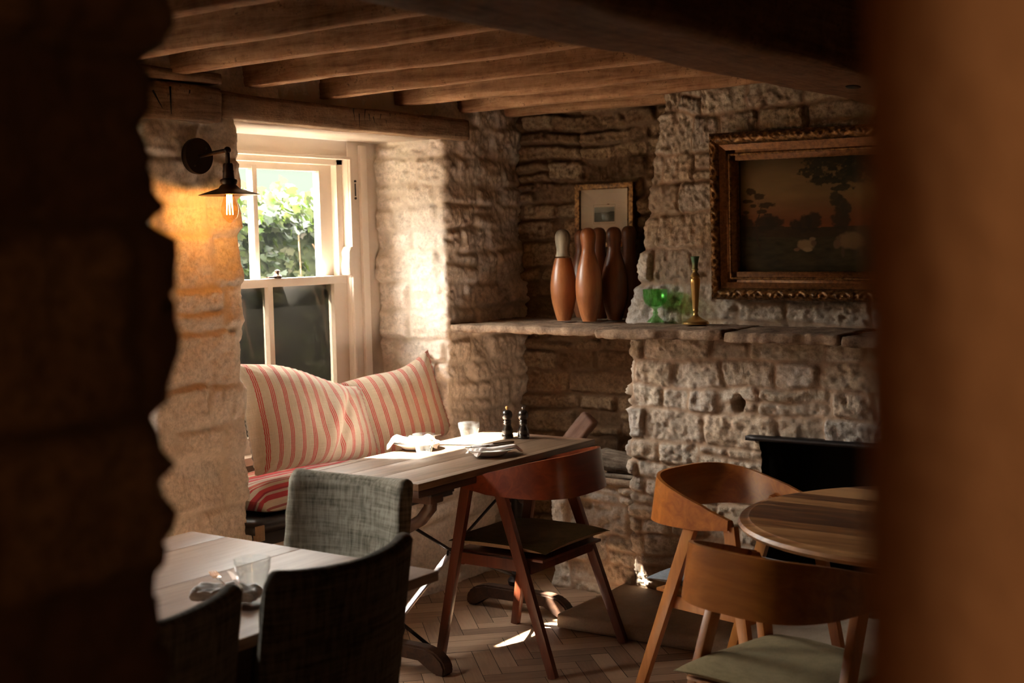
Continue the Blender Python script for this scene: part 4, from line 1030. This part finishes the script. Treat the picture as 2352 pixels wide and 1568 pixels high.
# ------------------------------------------------------------------ the large oil painting
PW, PH = 1.20, .705
pt = empty('oil_painting', (-2.545+PW/2, 5.135, 1.71), label='large dark pastoral oil painting in a carved gilt frame above the mantelshelf', cat='painting')
def canvas_fn(U, V):
    sky = lerp((.22, .065, .02), (.25, .15, .055), sst((V-.38)/.35)); sky = lerp((0, 0, 0), (1, 1, 1), U*0+1)*sky
    tp = sst((V-.75)/.25); sky = sky*(1-.65*tp[..., None]); sky *= (1-.5*np.clip(np.abs(U-.34)*1.6-.25, 0, 1))[..., None]
    sky *= (1+.35*fbm(U*5, V*9, seed=3, o=4))[..., None]
    c = sky
    hills = V < .40+.03*fbm(U*6, U*0, seed=5, o=3); c[hills] = (np.array((.05, .028, .012))*(1+.4*fbm(U*20, V*30, seed=6)[..., None]))[hills]
    def blob(cu, cv, ru, rv, col, seed, rag=.25, asp=1):
        nonlocal c
        d = ((U-cu)/ru)**2+((V-cv)/rv)**2+rag*2.6*fbm(U*48, V*34, seed=seed, o=4)
        k = (sst((1-d)/.6)*.92)[..., None]; c = c*(1-k)+np.array(col)*k
    for cu, cv, ru, rv in ((.12, .42, .06, .08), (.16, .44, .05, .06), (.30, .42, .04, .09), (.34, .44, .045, .10), (.26, .41, .03, .06), (.02, .42, .05, .1), (.46, .45, .05, .12), (.70, .44, .12, .12), (.9, .45, .1, .16)): blob(cu, cv, ru, rv, (.035, .020, .009), 9)
    gr = V < .30+.02*fbm(U*4, U*0, seed=15, o=2); c[gr] = (lerp((.030, .022, .010), (.075, .055, .022), np.clip(.5+.9*fbm(U*22, V*40, seed=7, o=4), 0, 1)))[gr]
    # slender tree at the left
    for i in range(60):
        f = i/59; cu = .095-.018*math.sin(f*4.5)-.01*f; cv = .20+.42*f
        k = (np.hypot((U-cu)*1.7, V-cv) < .008*(1.25-f))[..., None]; c = np.where(k, np.array((.05, .025, .012)), c)
    for cu, cv, ru, rv in ((.05, .70, .030, .035), (.085, .66, .035, .03), (.035, .62, .03, .02), (.125, .585, .045, .03), (.06, .58, .02, .02), (.10, .53, .03, .02), (.03, .52, .02, .02), (.13, .50, .02, .015)): blob(cu, cv, ru, rv, (.045, .024, .010), 21, .5)
    for cu, cv, ru, rv in ((.42, .96, .16, .10), (.36, .85, .10, .05), (.40, .78, .08, .04), (.50, .82, .10, .08), (.62, .9, .2, .14), (.47, .72, .06, .035), (.8, .92, .25, .2)): blob(cu, cv, ru, rv, (.026, .020, .010), 31, .6)
    for k in range(-1, 2): blob(.46+.02*k, .58-.05*k, .03, .07, (.04, .026, .012), 33, .5)
    # resting sheep and a grazing one, loose blobs of paint
    for cu, cv, ru, rv, col in ((.305, .235, .045, .055, (.30, .20, .10)), (.335, .285, .018, .020, (.26, .17, .09)), (.341, .25, .016, .03, (.14, .08, .04)), (.262, .195, .016, .016, (.22, .12, .06)), (.312, .195, .026, .022, (.34, .23, .12)),
                                (.51, .27, .075, .085, (.24, .15, .07)), (.445, .24, .02, .045, (.17, .10, .05)), (.47, .17, .010, .05, (.10, .06, .03)), (.55, .17, .010, .05, (.10, .06, .03))): blob(cu, cv, ru, rv, col, 41, .12)
    return np.clip(c, .003, 1)*.8
iw, ih = PW-.24, PH-.225
V, F, C = picture_grid(canvas_fn, iw, ih, 300, 170); p = np_mesh('canvas', V, F, M['canvas'], pt, smooth=False, col=C); p.location = (0, .01, .003)
def frame_ring(name, o1, o2, prof, mat, amp=0, freq=0, seed=0, ornament=False):
    """mitred moulding: o1 outer inset, o2 inner inset; prof gives depth for t in 0..1"""
    parts = []
    for side in range(4):
        Ls, Ws = (PW, PH) if side % 2 == 0 else (PH, PW)
        n = int(Ls/.004); k = 18
        S, T = np.meshgrid(np.linspace(-1, 1, n), np.linspace(0, 1, k))
        ins = o1+(o2-o1)*T; along = S*(Ls/2-ins); across = -(Ws/2-ins)
        dep = prof(T)
        if ornament:
            ph = along/.095*2*math.pi; tt = (T-.5)*2
            sw = np.cos(ph)*np.cos(tt*1.4); ring = np.cos(9*np.hypot(((along/.095+.5) % 1-.5)*2, tt*1.0)); lf = np.cos(ph*4+6*tt*np.sign(np.sin(ph)))
            dep = dep+amp*(.6*ring+.35*lf+.3*sw)*(1-tt**2)+amp*.5*fbm(along/.008, T*6, seed=seed+side, o=2)
        elif freq:
            dep = dep+amp*np.cos(along/freq*2*math.pi+T*5)*np.sin(T*math.pi)
        X, Z = along, across
        for _ in range(side): X, Z = -Z, X
        parts.append((np.stack([X, -dep, Z], -1).reshape(-1, 3), (lambda i: np.stack([i[:-1, :-1], i[:-1, 1:], i[1:, 1:], i[1:, :-1]], -1).reshape(-1, 4))(np.arange(n*k).reshape(k, n)), np.ones((n*k, 4))))
    V, F, C = merge(parts); return np_mesh(name, V, F, mat, pt)
frame_ring('carved_moulding', 0, .050, lambda T: .035+.028*np.sin(T*math.pi), M['gilt'], .007, 1, 3, True)
frame_ring('plain_band', .050, .082, lambda T: .045-.02*T, M['giltplain'])
frame_ring('ribbed_moulding', .082, .100, lambda T: .025+.010*np.sin(T*math.pi), M['gilt'], .002, .006)
frame_ring('beaded_sight_edge', .100, .120, lambda T: .022-.02*T+.006*np.sin(T*math.pi), M['gilt'], .0025, .012)
m = MB()
for s in (-1, 1): m.box(s*(PW/2-.06)-.058, s*(PW/2-.06)+.058, -.03, .03, -PH/2, PH/2).box(-PW/2, PW/2, -.03, .03, s*(PH/2-.06)-.058, s*(PH/2-.06)+.058)
m.build('frame_back', M['giltplain'], pt)
pt.rotation_euler = (math.radians(2), math.radians(.6), 0)

# hearth
o = rbox('hearth_slab', (1.85, .62, .062), M['hearth'], res=.02, r=.012, amp=.005, sc=.2, seed=241, loc=(-2.07, 4.83, .033)); tag(o, 'worn stone hearth slab on the floor in front of the fireplace', 'hearth')

# ------------------------------------------------------------------ outdoors: hedge of ivy and grass
gd = MB().box(-14, -4.63, -4, 12, -.3, -.2).build('ground', M['grass'], smooth=False); tag(gd, kind='structure')
rng = np.random.default_rng(5)
hd = empty('ivy_hedge', (-5.05, 4.6, -.2), label='sunlit green ivy hedge outside the window', cat='hedge')
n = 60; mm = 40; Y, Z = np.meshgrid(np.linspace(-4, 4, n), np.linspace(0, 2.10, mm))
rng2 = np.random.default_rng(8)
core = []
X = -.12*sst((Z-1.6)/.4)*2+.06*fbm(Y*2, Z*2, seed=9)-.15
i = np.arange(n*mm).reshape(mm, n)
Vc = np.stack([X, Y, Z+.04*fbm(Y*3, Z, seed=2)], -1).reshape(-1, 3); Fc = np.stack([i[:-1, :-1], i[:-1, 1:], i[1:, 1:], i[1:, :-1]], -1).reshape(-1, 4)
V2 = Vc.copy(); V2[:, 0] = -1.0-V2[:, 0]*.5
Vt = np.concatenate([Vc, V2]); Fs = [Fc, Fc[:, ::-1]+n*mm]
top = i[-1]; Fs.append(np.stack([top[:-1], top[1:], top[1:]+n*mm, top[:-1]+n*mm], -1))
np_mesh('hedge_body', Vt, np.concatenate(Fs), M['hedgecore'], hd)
N = 13000
ly = np.where(rng.random(N) < .8, rng.uniform(-.3, 3.4, N), rng.uniform(-3, -.3, N)); lz = rng.uniform(.2, 2.15, N)**1.0; lx = np.zeros(N)
topm = rng.random(N) < .42
lz[topm] = 2.04+rng.normal(0, .06, topm.sum())+.06*fbm(ly[topm]*3, ly[topm]*0, seed=2)
lx = -.12*sst((lz-1.6)/.4)*2+rng.uniform(-.04, .05, N)-.12
lx[topm] = rng.uniform(-.95, -.02, topm.sum())
sz = rng.uniform(.024, .046, N)
outl = np.array([(0, 0), (.42, -.12), (.98, .22), (.66, .52), (.80, .92), (.36, 1.02), (0, 1.5), (-.36, 1.02), (-.80, .92), (-.66, .52), (-.98, .22), (-.42, -.12)])
K = len(outl)
nrm = np.stack([rng.uniform(.2, 1, N), rng.normal(0, .5, N), rng.uniform(-.1, 1, N)], -1); nrm /= np.linalg.norm(nrm, axis=1)[:, None]
dn = np.stack([rng.normal(0, .4, N), rng.normal(0, .6, N), -np.ones(N)], -1); dn -= nrm*(dn*nrm).sum(1)[:, None]; dn /= np.linalg.norm(dn, axis=1)[:, None]
sd = np.cross(nrm, dn)
P0 = np.stack([lx, ly, lz], -1)
LV = P0[:, None, :]+sz[:, None, None]*(outl[None, :, 0, None]*sd[:, None, :]+outl[None, :, 1, None]*dn[:, None, :]+(.25*np.abs(outl[None, :, 0, None])**2)*nrm[:, None, :])
LF = np.arange(N*K).reshape(N, K)
cc = np.repeat(rng.random(N), K); CC = np.stack([cc, cc, cc, np.ones_like(cc)], -1)
lv = np_mesh('ivy_leaves', LV.reshape(-1, 3), LF, M['leaf'], hd, smooth=False, col=CC); tag(lv, kind='stuff')
m = MB()
for k in range(60):
    y = R.uniform(-2, 1.2); z = R.uniform(1.2, 2.0); m.tube([(-.05, y, z), (0, y+R.uniform(-.1, .1), z-.15), (-.02, y+R.uniform(-.1, .1), z-.3)], .004, 5)
m.build('ivy_stems', M['twig'], hd)

# ------------------------------------------------------------------ light
w = bpy.data.worlds.new('World'); SC.world = w; w.use_nodes = True; nt = w.node_tree; nt.nodes.clear()
out = nt.nodes.new('ShaderNodeOutputWorld'); bg = nt.nodes.new('ShaderNodeBackground')
tc = nt.nodes.new('ShaderNodeTexCoord'); sx = nt.nodes.new('ShaderNodeSeparateXYZ'); nt.links.new(tc.outputs['Generated'], sx.inputs[0])
rp = nt.nodes.new('ShaderNodeValToRGB'); nt.links.new(sx.outputs[2], rp.inputs[0])
rp.color_ramp.elements[0].position = 0; rp.color_ramp.elements[0].color = (.014, .017, .013, 1)
rp.color_ramp.elements[1].position = .42; rp.color_ramp.elements[1].color = (1, .96, .90, 1)
e = rp.color_ramp.elements.new(.15); e.color = (.021, .0215, .019, 1)
e = rp.color_ramp.elements.new(.22); e.color = (.75, .74, .70, 1)
nt.links.new(rp.outputs[0], bg.inputs[0]); bg.inputs[1].default_value = 15.5
nt.links.new(bg.outputs[0], out.inputs[0])
sd_ = bpy.data.lights.new('sun', 'SUN'); sd_.energy = 62; sd_.angle = math.radians(.9); sd_.color = (1, .93, .82)
so = bpy.data.objects.new('sun', sd_); COL.objects.link(so)
sdir = Vector((1, .41, -1.30)).normalized(); so.rotation_euler = sdir.to_track_quat('-Z', 'Y').to_euler(); so.location = (-9, 2, 8)
for dy in (0, DW):
    a = bpy.data.lights.new('window_portal', 'AREA'); a.shape = 'RECTANGLE'; a.size = 1.0; a.size_y = 1.46; a.cycles.is_portal = True
    ao = bpy.data.objects.new('window_portal', a); COL.objects.link(ao); ao.location = (XG-.15, 4.1+dy, 1.42)
    ao.rotation_euler = Vector((1, 0, 0)).to_track_quat('-Z', 'Y').to_euler()
# shaded lamp of the viewer's room, behind the camera
pl_ = bpy.data.lights.new('back_room_lamp', 'POINT'); pl_.energy = 5.6; pl_.color = (1, .58, .30); pl_.shadow_soft_size = .12
po = bpy.data.objects.new('back_room_lamp', pl_); COL.objects.link(po); po.location = (.9, -.35, 2.0)

# ------------------------------------------------------------------ camera
FP = 3010.; A = (-3108., 656.); B = (3300., 512.)
def cv(p): return Vector((p[0]-1176, 784-p[1], FP)).normalized()
a = cv(A); b = cv(B); Yc = b; Xc = -(a-b*a.dot(b)).normalized(); Zc = Xc.cross(Yc)
if Zc.y < 0: Zc = -Zc
Mw = Matrix((Xc, Yc, Zc))      # world = Mw @ (right, up, forward)
right = Mw @ Vector((1, 0, 0)); up = Mw @ Vector((0, 1, 0)); fw_ = Mw @ Vector((0, 0, 1))
cd = bpy.data.cameras.new('camera'); cam = bpy.data.objects.new('camera', cd); COL.objects.link(cam)
rot = Matrix((right, up, -fw_)).transposed().to_4x4(); cam.matrix_world = Matrix.Translation((0, 0, 1.62)) @ rot
cd.sensor_width = 36; cd.lens = FP/2352*36; cd.clip_start = .02; cd.clip_end = 100
cd.dof.use_dof = True; cd.dof.focus_distance = 5.0; cd.dof.aperture_fstop = 3.2
SC.camera = cam
SC.view_settings.view_transform = 'Standard'; SC.view_settings.look = 'None'; SC.view_settings.gamma = 1; SC.view_settings.use_curve_mapping = False
SC.view_settings.exposure = 1.85
